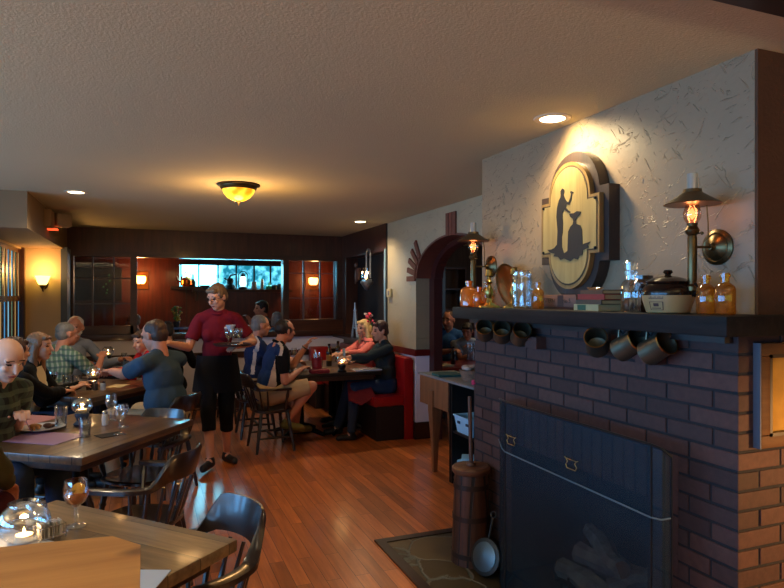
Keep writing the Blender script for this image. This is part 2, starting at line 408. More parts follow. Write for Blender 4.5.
# bar room behind
mb = MB(); mb.bb(-1.6, .55, 11.5, 11.65, 0, HC); mb.bb(2.4, 4.4, 11.5, 11.65, 0, HC); mb.bb(.55, 2.4, 11.5, 11.65, 0, 1.69); mb.bb(.55, 2.4, 11.5, 11.65, 2.12, HC)
mb.bb(-1.7, -1.6, 8.8, 11.6, 0, HC); mb.bb(4.3, 4.4, 8.8, 11.6, 0, HC)
struct('wall_bar', mb, M_red)
mb = MB()
for x in (.57, .87, 1.2, 1.52, 1.84, 2.14, 2.38): mb.bb(x-.012, x+.012, 11.46, 11.52, 1.69, 2.12)
mb.bb(.55, 2.4, 11.44, 11.52, 2.10, 2.13)
w5 = struct('window_5', mb, M_black)
def foliage_glow():
    m, nt, out = _base('bright_garden_view')
    e = N(nt, 'ShaderNodeEmission'); nt.links.new(e.outputs[0], out.inputs[0])
    tc = N(nt, 'ShaderNodeTexCoord'); nz = N(nt, 'ShaderNodeTexNoise'); nz.inputs['Scale'].default_value = 9; nz.inputs['Detail'].default_value = 6
    nt.links.new(tc.outputs['Object'], nz.inputs['Vector'])
    sp = N(nt, 'ShaderNodeSeparateXYZ'); nt.links.new(tc.outputs['Object'], sp.inputs[0])
    mr = N(nt, 'ShaderNodeMapRange'); mr.inputs[1].default_value = 1.0; mr.inputs[2].default_value = 1.35; mr.inputs[3].default_value = .35; mr.inputs[4].default_value = -.02
    nt.links.new(sp.outputs[0], mr.inputs[0])
    ad = N(nt, 'ShaderNodeMath', operation='ADD'); nt.links.new(nz.outputs['Fac'], ad.inputs[0]); nt.links.new(mr.outputs[0], ad.inputs[1])
    cr = N(nt, 'ShaderNodeValToRGB'); cr.color_ramp.elements[0].position = .38; cr.color_ramp.elements[0].color = rgb((20, 95, 115))
    cr.color_ramp.elements[1].position = .68; cr.color_ramp.elements[1].color = rgb((110, 215, 250))
    nt.links.new(ad.outputs[0], cr.inputs[0]); nt.links.new(cr.outputs[0], e.inputs[0])
    ms = N(nt, 'ShaderNodeMapRange'); ms.inputs[1].default_value = 1.05; ms.inputs[2].default_value = 1.3; ms.inputs[3].default_value = 9; ms.inputs[4].default_value = 1.7
    nt.links.new(sp.outputs[0], ms.inputs[0]); nt.links.new(ms.outputs[0], e.inputs[1])
    return m
MB().bb(.5, 2.45, 11.6, 11.61, 1.6, 2.2).build('window_pane', foliage_glow(), w5)
struct('trim_8', MB().bb(-1.6, 4.3, 10.9, 11.5, 2.2, HC), wood('lit_soffit', (120, 58, 28), (84, 36, 18), .5, along=2, plank=.3, plen=4))
# arch wall: X = 2.72, opening Y 4.5..6.15
AX, AT = 2.72, .16
YC, RW, SP, RH = 5.325, .825, 1.74, .41
def arch_pts(n=24, k=1.0): return [(YC+RW*k*math.cos(a), SP+RH*k*math.sin(a)) for a in [PI*i/n for i in range(n+1)]]
ap = arch_pts()
MX = Matrix(((0, 0, 1, AX), (1, 0, 0, 0), (0, 1, 0, 0), (0, 0, 0, 1)))    # local (y,z,x) -> world
mb = MB()
mb.bb(AX, AX+AT, 6.15, 7.0, .95, HC); mb.bb(AX, AX+AT, 3.52, 4.5, .95, HC)
for (y1, z1), (y0, z0) in zip(ap, ap[1:]):
    mb.prism([(y0, z0), (y1, z1), (y1, HC), (y0, HC)], 0, AT, MX)
mb.bb(AX, AX+AT, 6.15, 6.1501, .95, SP)
struct('wall_right', mb, M_st2, smooth=False)
mb = MB(); mb.bb(AX, AX+AT, 6.15, 7.0, 0, .95); mb.bb(AX, AX+AT, 3.52, 4.5, 0, .95)
struct('wall_right_lower', mb, M_grey)
mb = MB(); mb.bb(AX-.02, AX+AT+.02, 6.13, 7.0, .90, .97)
struct('trim_9', mb, pm('dark_red_rail', (92, 16, 14), .4))
struct('baseboard_right', MB().bb(AX-.02, AX+AT, 6.13, 7.0, 0, .18), M_darky)
# brown lining under the arch and a dark casing on its far side
mb = MB()
for (y1, z1), (y0, z0) in zip(arch_pts(24, .9995), arch_pts(24, .9995)[1:]):
    k = .955
    q0 = (YC+(y0-YC)*k, SP+(z0-SP)*k); q1 = (YC+(y1-YC)*k, SP+(z1-SP)*k)
    mb.prism([q0, q1, (y1, z1), (y0, z0)], -.012, AT, MX)
struct('trim_10', mb, pm('arch_lining', (96, 48, 34), .6, bump=.3), smooth=False)
mb = MB()
for (y1, z1), (y0, z0) in zip(arch_pts(24, .95), arch_pts(24, .95)[1:]):
    k = .88
    q0 = (YC+(y0-YC)*k, SP+(z0-SP)*k); q1 = (YC+(y1-YC)*k, SP+(z1-SP)*k)
    mb.prism([q0, q1, (y1, z1), (y0, z0)], AT, AT+.1, MX)
mb.bb(AX+AT, AX+AT+.1, 6.03, 6.15, 0, SP); mb.bb(AX+AT, AX+AT+.1, 4.5, 4.62, 0, SP)
struct('trim_11', mb, pm('oxblood_casing', (62, 18, 14), .5), smooth=False)
# clay bricks set round the arch
M_bk = pm('arch_clay', (110, 62, 44), .85, var=.3, scale=30, bump=.4)
mb = MB()
for i, a in enumerate((0, 13, 27, 42, 57)):
    a = math.radians(a); c = (YC+RW*math.cos(a*.55), SP+RH*math.sin(a*.55))
    d = (math.cos(a), math.sin(a)); n = (-d[1], d[0]); L = .22; w = .028
    mb.prism([(c[0]-n[0]*w, c[1]-n[1]*w), (c[0]+d[0]*L-n[0]*w, c[1]+d[1]*L-n[1]*w), (c[0]+d[0]*L+n[0]*w, c[1]+d[1]*L+n[1]*w), (c[0]+n[0]*w, c[1]+n[1]*w)], -.02, .02, MX)
for y in (5.23, 5.30, 5.37):
    mb.prism([(y-.03, 2.13), (y+.03, 2.13), (y+.03, 2.35), (y-.03, 2.35)], -.02, .02, MX)
struct('trim_12', mb, M_bk, smooth=False)
# dark wood end of the arch wall, with its recess
mb = MB(); mb.bb(AX-.02, AX+AT, 7.0, 7.08, 0, HC); mb.bb(AX-.02, AX+AT, 7.08, 8.8, 2.1, HC); mb.bb(AX, AX+AT, 7.08, 8.8, 0, 1.0); mb.bb(AX-.02, AX+AT, 8.62, 8.8, 1, 2.1)
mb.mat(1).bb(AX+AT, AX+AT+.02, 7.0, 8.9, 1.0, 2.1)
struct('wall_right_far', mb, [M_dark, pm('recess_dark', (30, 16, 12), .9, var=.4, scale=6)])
struct('trim_13', MB().bb(AX-.035, AX-.02, 7.0, 7.03, .9, 2.12), pm('lit_edge_strip', (120, 150, 160), .4))  # lit edge of the trim put in as a pale strip
# room beyond the arch
mb = MB(); mb.bb(2.9, 6.4, 9.6, 9.75, 0, HC); mb.bb(6.3, 6.4, 3, 9.7, 0, HC); mb.bb(2.88, 6.4, 2.9, 3.05, 0, HC)
struct('wall_far_room', mb, wood('far_room_panels', (74, 52, 38), (46, 30, 22), .6, along=2, plank=.25, plen=4, coat=0))
struct('trim_14', MB().bb(2.9, 6.3, 9.54, 9.6, .86, .93), pm('dark_red_rail', (92, 16, 14), .4))
# chimney breast: stucco above, brick below
WX = 2.02; CY0, CY1 = 1.58, 3.51; MZ0, MZ1 = 1.416, 1.484
struct('wall_chimney', MB().bb(WX, AX+.2, CY0, CY1, MZ1-.03, HC), [M_st], smooth=False)
# orange-brown plastered return facing the camera
struct('wall_chimney_return', MB().bb(WX+.001, 4.4, CY0-.012, CY0+.2, MZ1, HC), pm('ochre_plaster', (80, 50, 28), .85, var=.4, scale=3, bump=.3, bscale=60))
# near right and rear walls (behind the camera)
struct('wall_near_right', MB().bb(4.3, 4.4, -3.2, 1.6, 0, HC), pm('ochre_plaster', (128, 70, 30)))
struct('wall_near', MB().bb(-4.2, 4.4, -3.2, -3.1, 0, HC), M_cream)
struct('trim_15', MB().bb(-4.0, 4.3, 1.02, 1.24, 2.35, HC), wood('dark_beam', (50, 26, 20), (34, 17, 13), .5))
# brickwork
FX = 1.89; BY0, BY1 = 1.54, 3.38
OY0, OY1, OZ = 1.96, 2.96, .735
def brick_mat():
    m, nt, out = _base('old_brick')
    b = N(nt, 'ShaderNodeBsdfPrincipled'); nt.links.new(b.outputs[0], out.inputs[0]); b.inputs['Roughness'].default_value = .75
    g = N(nt, 'ShaderNodeNewGeometry'); cr = N(nt, 'ShaderNodeValToRGB')
    cr.color_ramp.elements[0].color = rgb((54, 34, 32)); cr.color_ramp.elements[1].color = rgb((84, 54, 47))
    nt.links.new(g.outputs['Random Per Island'], cr.inputs[0])
    tc = N(nt, 'ShaderNodeTexCoord'); nz = N(nt, 'ShaderNodeTexNoise'); nz.inputs['Scale'].default_value = 40; nz.inputs['Detail'].default_value = 5
    nt.links.new(tc.outputs['Object'], nz.inputs['Vector'])
    hv = N(nt, 'ShaderNodeHueSaturation'); mr = N(nt, 'ShaderNodeMapRange'); mr.inputs[3].default_value = .6; mr.inputs[4].default_value = 1.3
    nt.links.new(nz.outputs['Fac'], mr.inputs[0]); nt.links.new(mr.outputs[0], hv.inputs['Value']); nt.links.new(cr.outputs[0], hv.inputs['Color'])
    nt.links.new(hv.outputs[0], b.inputs['Base Color'])
    bp = N(nt, 'ShaderNodeBump'); bp.inputs['Strength'].default_value = .5; bp.inputs['Distance'].default_value = .004
    nt.links.new(nz.outputs['Fac'], bp.inputs['Height']); nt.links.new(bp.outputs[0], b.inputs['Normal'])
    return m
M_brick = brick_mat(); M_mortar = pm('dark_mortar', (34, 33, 37), .9, bump=.3)
fp = thing('brick_fireplace', 'brick fireplace with dark mortar, open firebox and soldier course', 'fireplace', (0, 0, 0))
core = MB()
core.bb(FX+.005, WX+.7, BY0+.005, OY0, 0, MZ0); core.bb(FX+.005, WX+.7, OY1, BY1-.005, 0, MZ0); core.bb(FX+.005, WX+.7, OY0, OY1, OZ, MZ0)
core.build('mortar_core', M_mortar, fp)
bk = MB(); cs = .0677; j = .0105
def course_bricks(fixed, a0, a1, z, off, front=True, th=.05, corner=None):
    L = .203; y = a0-off*(L+j)
    while y < a1-.012:
        s0, s1 = max(y, a0), min(y+L, a1)
        if a1-s1 < .05: s1 = a1
        if s1-s0 > .02:
            e = random.uniform(-.0015, .0015)
            if front: bk.bb(fixed+e, fixed+(corner if corner and s0 == a0 else th), s0, s1, z, z+cs-j, .003)
            else: bk.bb(s0, s1, fixed+e, fixed+th, z, z+cs-j, .003)
        if s1 == a1: break
        y += L+j
for i in range(21):
    z = i*cs; zt = z+cs; cn = .0975 if i % 2 else .203
    off = .5 if i % 2 else 0
    if zt < OZ+.03:
        course_bricks(FX, OY1+.11, BY1, z, off); course_bricks(FX, BY0, OY0-.16, z, 0 if i % 2 else .45, corner=cn)
    elif zt < OZ+.24: 
        course_bricks(FX, OY1+.11, BY1, z, off); course_bricks(FX, BY0, OY0-.16, z, 0 if i % 2 else .45, corner=cn)
    else: course_bricks(FX, BY0, BY1, z, off, corner=cn)
    course_bricks(BY0, FX+cn+j, 3.6, z, 0, front=False)
# soldier bricks: beside the opening and over it
for k in range(4):
    for yy in (OY0-.16, OY0-.088, OY1+.005): bk.bb(FX, FX+.05, yy, yy+.062 if yy < OY1 else yy+.095, k*.237, k*.237+.2265, .003)
y = OY0
while y < OY1-.03: bk.bb(FX, FX+.05, y, min(y+.057, OY1), OZ, OZ+.203, .003); y += cs
bk.build('brickwork', M_brick, fp, smooth=False)
# header bricks sticking out under the mantel
for y in (1.86, 2.64): MB().bb(FX-.06, FX+.02, y, y+.1, MZ0-.135, MZ0-.075, .003).build('corbel_brick', M_brick, fp, smooth=False)
M_soot = pm('soot', (34, 34, 36), .95, bump=.4)
fb = MB(); fb.bb(2.42, 2.5, OY0-.02, OY1+.02, 0, OZ+.2); fb.bb(FX+.06, 2.45, OY0-.03, OY0, 0, OZ); fb.bb(FX+.06, 2.45, OY1, OY1+.03, 0, OZ)
fb.bb(FX+.06, 2.5, OY0, OY1, OZ-.01, OZ); fb.bb(FX, 2.45, OY0, OY1, 0, .02)
fb.build('firebox', M_soot, fp)
side = MB(); side.bb(1.9, 4.3, BY0+.006, BY0+.3, 0, MZ0); side.build('side_core', M_mortar, fp)
# mantel shelf wraps the corner
mt = MB(); mt.bb(1.742, WX+.02, 1.462, 3.39, MZ0, MZ1, .006)
mantel = tag(mt.build('mantel_shelf', wood('mantel_beam', (40, 34, 32), (22, 19, 19), .6, along=1, grain=3, coat=0, bump=.6, spec=.15)), 'thick dark timber mantel shelf along the brick fireplace', 'shelf')
MB().bb(2.025, 4.25, 1.462, 1.56, MZ0-.0, MZ1, .006).build('return_board', wood('mantel_return', (92, 46, 26), (58, 28, 16), .4, along=0, coat=.1, bump=.5), mantel)
MB().bb(1.85, FX+.01, 1.56, 3.37, MZ0-.03, MZ0).build('bed_mould', wood('mantel_under', (36, 26, 22), (22, 16, 14), .5, along=1), mantel)
# hearth set into the floor
def slate():
    m, nt, out = _base('flagstone_hearth')
    b = N(nt, 'ShaderNodeBsdfPrincipled'); nt.links.new(b.outputs[0], out.inputs[0])
    tc = N(nt, 'ShaderNodeTexCoord')
    vo = N(nt, 'ShaderNodeTexVoronoi', feature='DISTANCE_TO_EDGE'); vo.inputs['Scale'].default_value = 3.3
    v2 = N(nt, 'ShaderNodeTexVoronoi'); v2.inputs['Scale'].default_value = 3.3
    nz = N(nt, 'ShaderNodeTexNoise'); nz.inputs['Scale'].default_value = 6; nz.inputs['Detail'].default_value = 6
    ad = N(nt, 'ShaderNodeVectorMath', operation='MULTIPLY_ADD'); ad.inputs[1].default_value = (.12, .12, .12)
    nt.links.new(tc.outputs['Object'], nz.inputs['Vector']); nt.links.new(nz.outputs['Color'], ad.inputs[0]); nt.links.new(tc.outputs['Object'], ad.inputs[2])
    nt.links.new(ad.outputs[0], vo.inputs['Vector']); nt.links.new(ad.outputs[0], v2.inputs['Vector'])
    cr = N(nt, 'ShaderNodeValToRGB'); cr.color_ramp.elements[0].color = rgb((52, 44, 30)); cr.color_ramp.elements[1].color = rgb((92, 76, 50))
    sp = N(nt, 'ShaderNodeSeparateColor'); nt.links.new(v2.outputs['Color'], sp.inputs[0])
    nt.links.new(sp.outputs[0], cr.inputs[0])
    mr = N(nt, 'ShaderNodeMapRange'); mr.inputs[1].default_value = .012; mr.inputs[2].default_value = .035; nt.links.new(vo.outputs['Distance'], mr.inputs[0])
    mx = N(nt, 'ShaderNodeMix', data_type='RGBA'); mx.inputs[6].default_value = rgb((92, 96, 92)); nt.links.new(mr.outputs[0], mx.inputs[0]); nt.links.new(cr.outputs[0], mx.inputs[7])
    nt.links.new(mx.outputs[2], b.inputs['Base Color']); b.inputs['Roughness'].default_value = .4
    s2 = N(nt, 'ShaderNodeMath', operation='MULTIPLY_ADD'); s2.inputs[1].default_value = .5; nt.links.new(nz.outputs['Fac'], s2.inputs[0]); nt.links.new(mr.outputs[0], s2.inputs[2])
    bp = N(nt, 'ShaderNodeBump'); bp.inputs['Strength'].default_value = .6; bp.inputs['Distance'].default_value = .01
    nt.links.new(s2.outputs[0], bp.inputs['Height']); nt.links.new(bp.outputs[0], b.inputs['Normal'])
    return m
hs = tag(MB().bb(1.40, FX, 1.0, 3.62, -.01, .006).build('stone_hearth', slate()), 'flagstone hearth with wooden edging set in the floor before the fireplace', 'hearth')
mb = MB(); mb.bb(1.34, 1.40, .95, 3.68, -.01, .012); mb.bb(1.40, FX+.1, 3.62, 3.68, -.01, .012)
mb.build('edging', M_darky, hs)
# ================================================================ FURNITURE
E1A = Vector((.672, -.74, 0)); E2A = Vector((-.74, -.672, 0))
E1B = Vector((.583, .812, 0)); E2B = Vector((-.812, .583, 0))
M_topA = wood('weathered_oak_top', (150, 124, 92), (92, 72, 50), .42, along=0, grain=2.4, plank=.13, plen=3, coat=.12, gap=.0014, gapcol=(30, 20, 14))
M_topB = wood('dark_oak_top', (112, 84, 58), (72, 52, 36), .36, along=0, grain=2.4, plank=.13, plen=3, coat=.25, gap=.003, gapcol=(24, 16, 12))
M_edge = wood('table_edge_wood', (74, 48, 30), (44, 28, 18), .4, along=0, coat=.2)
M_chair = wood('dark_chair_wood', (50, 33, 26), (30, 19, 15), .32, along=0, grain=2, coat=.45)
M_iron = pm('black_iron', (18, 17, 18), .45, .6)
def table(label, corner, e1, L, W, group, top, z=.75, ped=1, cat='table'):
    """corner: lower corner, e1 along the length; width runs to the left of e1"""
    rz = math.atan2(e1[1], e1[0]); e1 = Vector((math.cos(rz), math.sin(rz), 0)); n = Vector((-e1.y, e1.x, 0))
    c = Vector((corner[0], corner[1], 0))+e1*L/2+n*W/2
    t = thing('pub_table', label, cat, c, rz, group)
    MB().box((0, 0, z-.02), (L, W, .04), bevel=.006).build('table_top', top, t)
    MB().box((0, 0, z-.065), (L-.12, W-.12, .05), bevel=.004).build('apron', M_edge, t)
    ps = [0] if ped == 1 else [-L*.3, L*.3]
    for x in ps:
        mb = MB(); mb.lathe([(.06, .05), (.05, .12), (.045, .3), (.055, .45), (.045, .6), (.08, z-.09)], (x, 0, 0), 16)
        mb.build('pedestal', M_iron, t)
        f = MB()
        for k in range(4):
            a = PI/4+k*PI/2; q = (x+math.cos(a)*.32, math.sin(a)*.32, .02)
            f.tube([(x, 0, .1), (x+math.cos(a)*.15, math.sin(a)*.15, .07), q], [.04, .032, .022], 8)
        f.build('foot', M_iron, t)
    return t
tA = table('weathered plank table with a glass of amber drink and a fish-bowl candle', (.28-.745*.86, 2.085-.665*.86), (.672, -.74), .90, .86, None, M_topA)
# table A: right corner (.28,2.085) ; length back to (-.317,2.742)
tA.location = Vector((.28, 2.085, 0)) - E1A*.45 + E2A*.43; tA.rotation_euler.z = math.atan2(-.74, .672)
tB = table('dark oak table set with a violet placemat, plate and globe candle', (-.294, 3.41), E1B, 1.0, .9, None, M_topB)
tC = table('dark table where the family with two tumblers and red wine sits', (-.40, 5.39), (.57, .82), 1.0, .9, None, M_topB)
tD = table('table by the half wall lit blue, with beer glass and candle', (-.62, 7.2), (1, 0), .95, 1.0, None, pm('blue_lit_top', (84, 70, 58), .15, coat=.5))
tE = table('long dark table between wooden chairs and the red booth', (1.42, 6.2), (1, 0), .92, 1.3, None, M_topB, ped=2)
tF = table('red-edged table in the room beyond the arch', (2.98, 6.15), (1, 0), 1.3, .7, None, pm('red_edge_top', (120, 30, 24), .3))
# high counter end in front, bottom of the view
ct = thing('host_stand', 'honey pine stand top with clipped corner near the viewer', 'stand', (-.45, 1.1, 0))
mb = MB(); mb.prism([(-.35, -.35), (.44, -.35), (.44, .245), (.385, .315), (.25, .33), (-.35, .37)], 1.02, 1.05)
mb.build('stand_top', wood('honey_pine', (204, 148, 80), (168, 112, 54), .5, along=0, grain=1.5, coat=.1, knots=7), ct, ang=30)
MB().bb(-.3, .4, -.3, .26, .0, 1.02).build('cabinet_body', wood('honey_pine_side', (120, 76, 38), (96, 58, 26), .5, along=2), ct)
def captain_chair(label):
    t = thing('captain_chair', label, 'chair')
    # seat, sitter faces +Y
    def outline(k, z): 
        return [Vector((.235*k*math.copysign(abs(math.cos(a))**.75, math.cos(a)), .02+.215*k*math.copysign(abs(math.sin(a))**.75, math.sin(a)), z)) for a in [2*PI*i/28 for i in range(28)]]
    MB().loft([outline(.9, .415), outline(1, .428), outline(1, .442), outline(.95, .45), outline(.6, .442)]).build('seat', M_chair, t)
    for sx in (-1, 1):
        for sy in (-1, 1):
            a = V(sx*.15, .02+sy*.14, .42); b = V(sx*.21, .02+sy*.2, 0)
            P = [b.lerp(a, k) for k in (0, .15, .3, .5, .62, .66, .7, .85, 1)]
            MB().tube(P, [.013, .017, .015, .021, .018, .024, .018, .02, .016], 8).build('leg', M_chair, t)
    st = MB()
    for sx in (-1, 1): st.tube([(sx*.19, -.145, .15), (sx*.187, .02, .155), (sx*.19, .185, .15)], [.009, .015, .009], 8)
    st.tube([(-.187, .02, .155), (0, .02, .155), (.187, .02, .155)], [.009, .016, .009], 8)
    st.build('stretcher', M_chair, t)
    path = []
    for k in range(4): path.append((.27, .17-.0567*k, 0, 0))
    n = 28
    for k in range(n+1):
        a = PI*k/n; path.append((.27*math.cos(a), -.27*math.sin(a), k/n, 1))
    for k in range(1, 4): path.append((-.27, .0567*k, 1, 0))
    rings = []
    def ss(x): x = max(0, min(1, x)); return x*x*(3-2*x)
    for i, (x, y, u, arc) in enumerate(path):
        m = ss((min(u, 1-u)-.2)/.14) if arc else 0
        end = min(i, len(path)-1-i)
        w = .056*(1-m)+.024*m
        if end == 0: w = .03
        elif end == 1: w = .06
        h = .024+.115*m; zb = .66+.035*m
        nrm = Vector((x, y, 0)) if arc else Vector((1 if x > 0 else -1, 0, 0)); nrm.normalize()
        c = Vector((x, y, 0)); lean = nrm*(.03*m)
        rings.append([c-nrm*w/2+V(0, 0, zb), c+nrm*w/2+V(0, 0, zb), c+nrm*(w/2)+lean+V(0, 0, zb+h*.85), c+nrm*w*.2+lean+V(0, 0, zb+h), c-nrm*w*.2+lean+V(0, 0, zb+h), c-nrm*w/2+lean+V(0, 0, zb+h*.85)])
    MB().loft(rings).build('back_rail', M_chair, t, ang=50)
    for k in range(9):
        a = PI*(.10+.8*k/8); x, y = math.cos(a), -math.sin(a)
        p = V(x*.21, .0+y*.185, .44); q = V(x*.265, y*.265, .67)
        MB().tube([p, p.lerp(q, .35), p.lerp(q, .6), q], [.008, .013, .009, .008], 7).build('spindle', M_chair, t)
    for sx in (-1, 1):
        p = V(sx*.2, .12, .44); q = V(sx*.268, .14, .665)
        MB().tube([p, p.lerp(q, .3), p.lerp(q, .5), p.lerp(q, .7), q], [.012, .02, .012, .018, .012], 8).build('arm_post', M_chair, t)
    return t
GCH = 'dark captain chairs in the dining room'
ch1 = captain_chair('dark captain chair pushed in at the weathered plank table'); ch1.location = (.11, 2.27, 0); ch1.rotation_euler.z = facing(-.93, -.38); ch1.scale = (.94,)*3; ch1['group'] = GCH
dup(ch1, (-.02, 3.40, 0), facing(-.86, .5), 'dark captain chair with pale worn arm at the violet placemat table', GCH)
dup(ch1, (-.02, 4.27, 0), facing(-.583, -.812), 'captain chair whose blue-lit crest shows behind the bare corner of the dark oak table', GCH)
dup(ch1, (.13, 5.26, 0), facing(-.75, .65), 'captain chair under the man in the slate tee shirt', GCH)
dup(ch1, (1.16, 6.32, 0), facing(1, .08), 'wooden chair under the man in the black and white polo', GCH)
dup(ch1, (1.12, 7.0, 0), facing(1, 0), 'wooden chair under the grey-haired man in navy', GCH)
dup(ch1, (.92, 7.9, 0), facing(.5, .9), 'empty dark chair by the half wall behind the waitress', GCH)
dup(ch1, (-.86, 4.08, 0), facing(.812, -.583), 'chair under the bald man in dark plaid', GCH)
dup(ch1, (-.93, 3.3, 0), facing(.583, .812), 'chair under the diner in the olive sleeve', GCH)
dup(ch1, (-.98, 5.75, 0), facing(1, 0), 'chair under the long-haired woman in white top', GCH)
dup(ch1, (-.80, 4.98, 0), facing(.5, .86), 'chair under the dark-haired woman in black behind the bald man', GCH)
dup(ch1, (-.85, 6.8, 0), facing(.45, .9), 'chair under the man in green plaid', GCH)
dup(ch1, (-.95, 7.7, 0), facing(1, -.3), 'chair under the white-bearded man', GCH)
dup(ch1, (.0, 6.66, 0), facing(-.8, -.45), 'chair under the boy in red', GCH)
# booth
M_vinyl = pm('red_vinyl', (150, 18, 20), .33, var=.1, coat=.4, bump=.1, bscale=10)
bt = thing('booth_bench', 'red vinyl booth bench with high back along the arch wall', 'bench', (2.5, 7.3, 0))
MB().bb(-.22, .2, -1.1, 1.3, 0, .36).build('base', pm('booth_base', (28, 16, 14), .5), bt)
MB().bb(-.25, .13, -1.1, 1.3, .36, .47, .03).build('seat_cushion', M_vinyl, bt)
bk_ = MB(); bk_.bb(.10, .195, -1.12, 1.3, .30, .88, .02); bk_.build('backrest', M_vinyl, bt)
MB().bb(.09, .195, -1.135, -1.12, .0, .86, .004).build('end_panel', M_vinyl, bt)
b2 = thing('booth_bench', 'red booth bench end against the back half wall', 'bench', (2.32, 8.5, 0)); b2.scale = (.5, 1, .92)
MB().bb(-.3, .3, -.2, .2, 0, .36).build('base', MATS['booth_base'], b2)
MB().bb(-.3, .3, -.22, .1, .36, .47, .03).build('seat_cushion', M_vinyl, b2)
MB().bb(-.3, .3, .1, .22, .3, .9, .02).build('backrest', M_vinyl, b2)
# side station
ss_ = thing('side_station', 'wooden serving station with tapered leg and black shelving by the arch', 'sideboard', (2.5, 4.7, 0))
M_pine = wood('station_wood', (140, 92, 58), (104, 64, 38), .45, along=2, grain=2, coat=.15)
MB().bb(-.17, .2, -.52, .52, .83, .85, .003).build('worktop', pm('grey_laminate', (120, 122, 122), .35), ss_)
MB().bb(-.16, -.13, -.07, .50, .58, .83).build('front_panel', M_pine, ss_)
for x, y in ((-.13, .25), (.15, .45)):
    MB().loft([[V(x+sx*w, y+sy*w, z) for sx, sy in ((-1, -1), (1, -1), (1, 1), (-1, 1))] for z, w in ((0, .018), (.25, .026), (.55, .045), (.72, .045))]).build('leg', M_pine, ss_)
mb = MB(); mb.bb(-.15, -.13, -.10, -.07, 0, .83); mb.bb(-.15, .18, -.12, -.08, 0, .83); mb.bb(-.15, .18, -.52, -.49, 0, .83); mb.bb(.16, .19, -.52, -.08, 0, .83)
mb.build('shelf_case', M_black, ss_)
for z in (.04, .42): MB().bb(-.14, .16, -.49, -.12, z, z+.02).build('shelf', M_black, ss_)
def bus_tub(label, loc, h=.13, L=.30, W=.28):
    t = thing('bus_tub', label, 'bin', loc)
    r = [[V(sx*(W/2*k), sy*(L/2*k), z) for sx, sy in ((-1, -1), (1, -1), (1, 1), (-1, 1))] for k, z in ((.86, 0), (1, h), (1.05, h), (1.05, h+.012), (.97, h+.012), (.95, h), (.82, .01))]
    MB().loft(r).build('tub', pm('pale_blue_plastic', (150, 205, 235), .4), t, ang=30)
    for y in (-.07, .07): MB().bb(-W/2-.004, -W/2+.002, y-.02, y+.02, h*.6, h*.75).build('grip_slot', pm('grip_shadow', (30, 50, 70), .6), t)
    return t
bus_tub('pale blue plastic tub on the upper black shelf', (2.49, 4.39, .442))
pc = MB()
for i in range(7):
    x, y = random.uniform(-.06, .06), random.uniform(-.1, .1)
    pc.box((x, y, .02+i*.03), (.2, .16, .028), rz=random.uniform(-.6, .6), bevel=.008)
tag(pc.build('folded_cloth_pile', pm('pale_blue_cloth', (140, 200, 235), .8), loc=(2.47, 4.38, .062)), 'heap of pale blue folded cloths on the lower black shelf', 'cloths')
# things on the station
bsk = thing('wicker_basket', 'small round basket with wrapped things on the serving station', 'basket', (2.50, 4.52, .85))
MB().shell([(.07, 0), (.085, .04), (.10, .09)], .006, seg=20, ripple=.03, nr=10).build('basket_body', pm('basket_weave', (130, 96, 76), .8, var=.4, scale=60, bump=1, bscale=80), bsk)
mb = MB()
for i in range(6): mb.ball((random.uniform(-.05, .05), random.uniform(-.05, .05), .09+random.uniform(0, .02)), (.035, .03, .02), 2)
mb.build('wrapped_contents', pm('wrapped_rolls', (170, 150, 140), .6, var=.5, scale=30), bsk)
tag(MB().prism([(-.12, -.1), (.1, -.13), (.13, .08), (0, .12), (-.1, .09)], 0, .018).build('folded_towel', pm('teal_cloth', (26, 74, 70), .9), loc=(2.46, 4.9, .851)), 'dark teal cloth folded flat on the serving station', 'cloth')
tag(MB().box((0, 0, .02), (.05, .04, .04), bevel=.008).build('pink_packet', pm('pink_wrap', (200, 50, 90), .5), loc=(2.40, 4.28, .852)), 'little pink packet at the brick end of the serving station', 'packet')
# butter churn
bc = at(472, 545, Z=0); cu = thing('butter_churn', 'tall brown wooden churn with plunger stick beside the fireplace', 'churn', (1.768, 3.20, 0))
mw = wood('churn_staves', (98, 58, 38), (56, 30, 20), .55, along=2, grain=3, plank=.045, plen=3, coat=0, bump=.8)
MB().lathe([(.118, 0), (.116, .02), (.098, .5), (.097, .52), (.09, .525)], seg=28).build('barrel', mw, cu)
for z, r in ((.06, .1155), (.27, .1085), (.45, .1015)): MB().lathe([(r-.004, z-.014), (r+.002, z-.014), (r+.002, z+.014), (r-.004, z+.014)], seg=28).build('hoop', pm('dark_hoop', (52, 36, 28), .5, .3), cu)
MB().lathe([(.105, .52), (.112, .53), (.112, .55), (.10, .56), (.03, .562), (.028, .58)], seg=28).build('lid', wood('churn_lid', (120, 76, 50), (76, 44, 28), .5, along=0, coat=0), cu)
MB().cyl((0, 0, .55), (-.005, .01, .96), .0125, .011, 10).build('plunger', wood('plunger_stick', (120, 70, 42), (84, 46, 28), .5, along=2), cu)
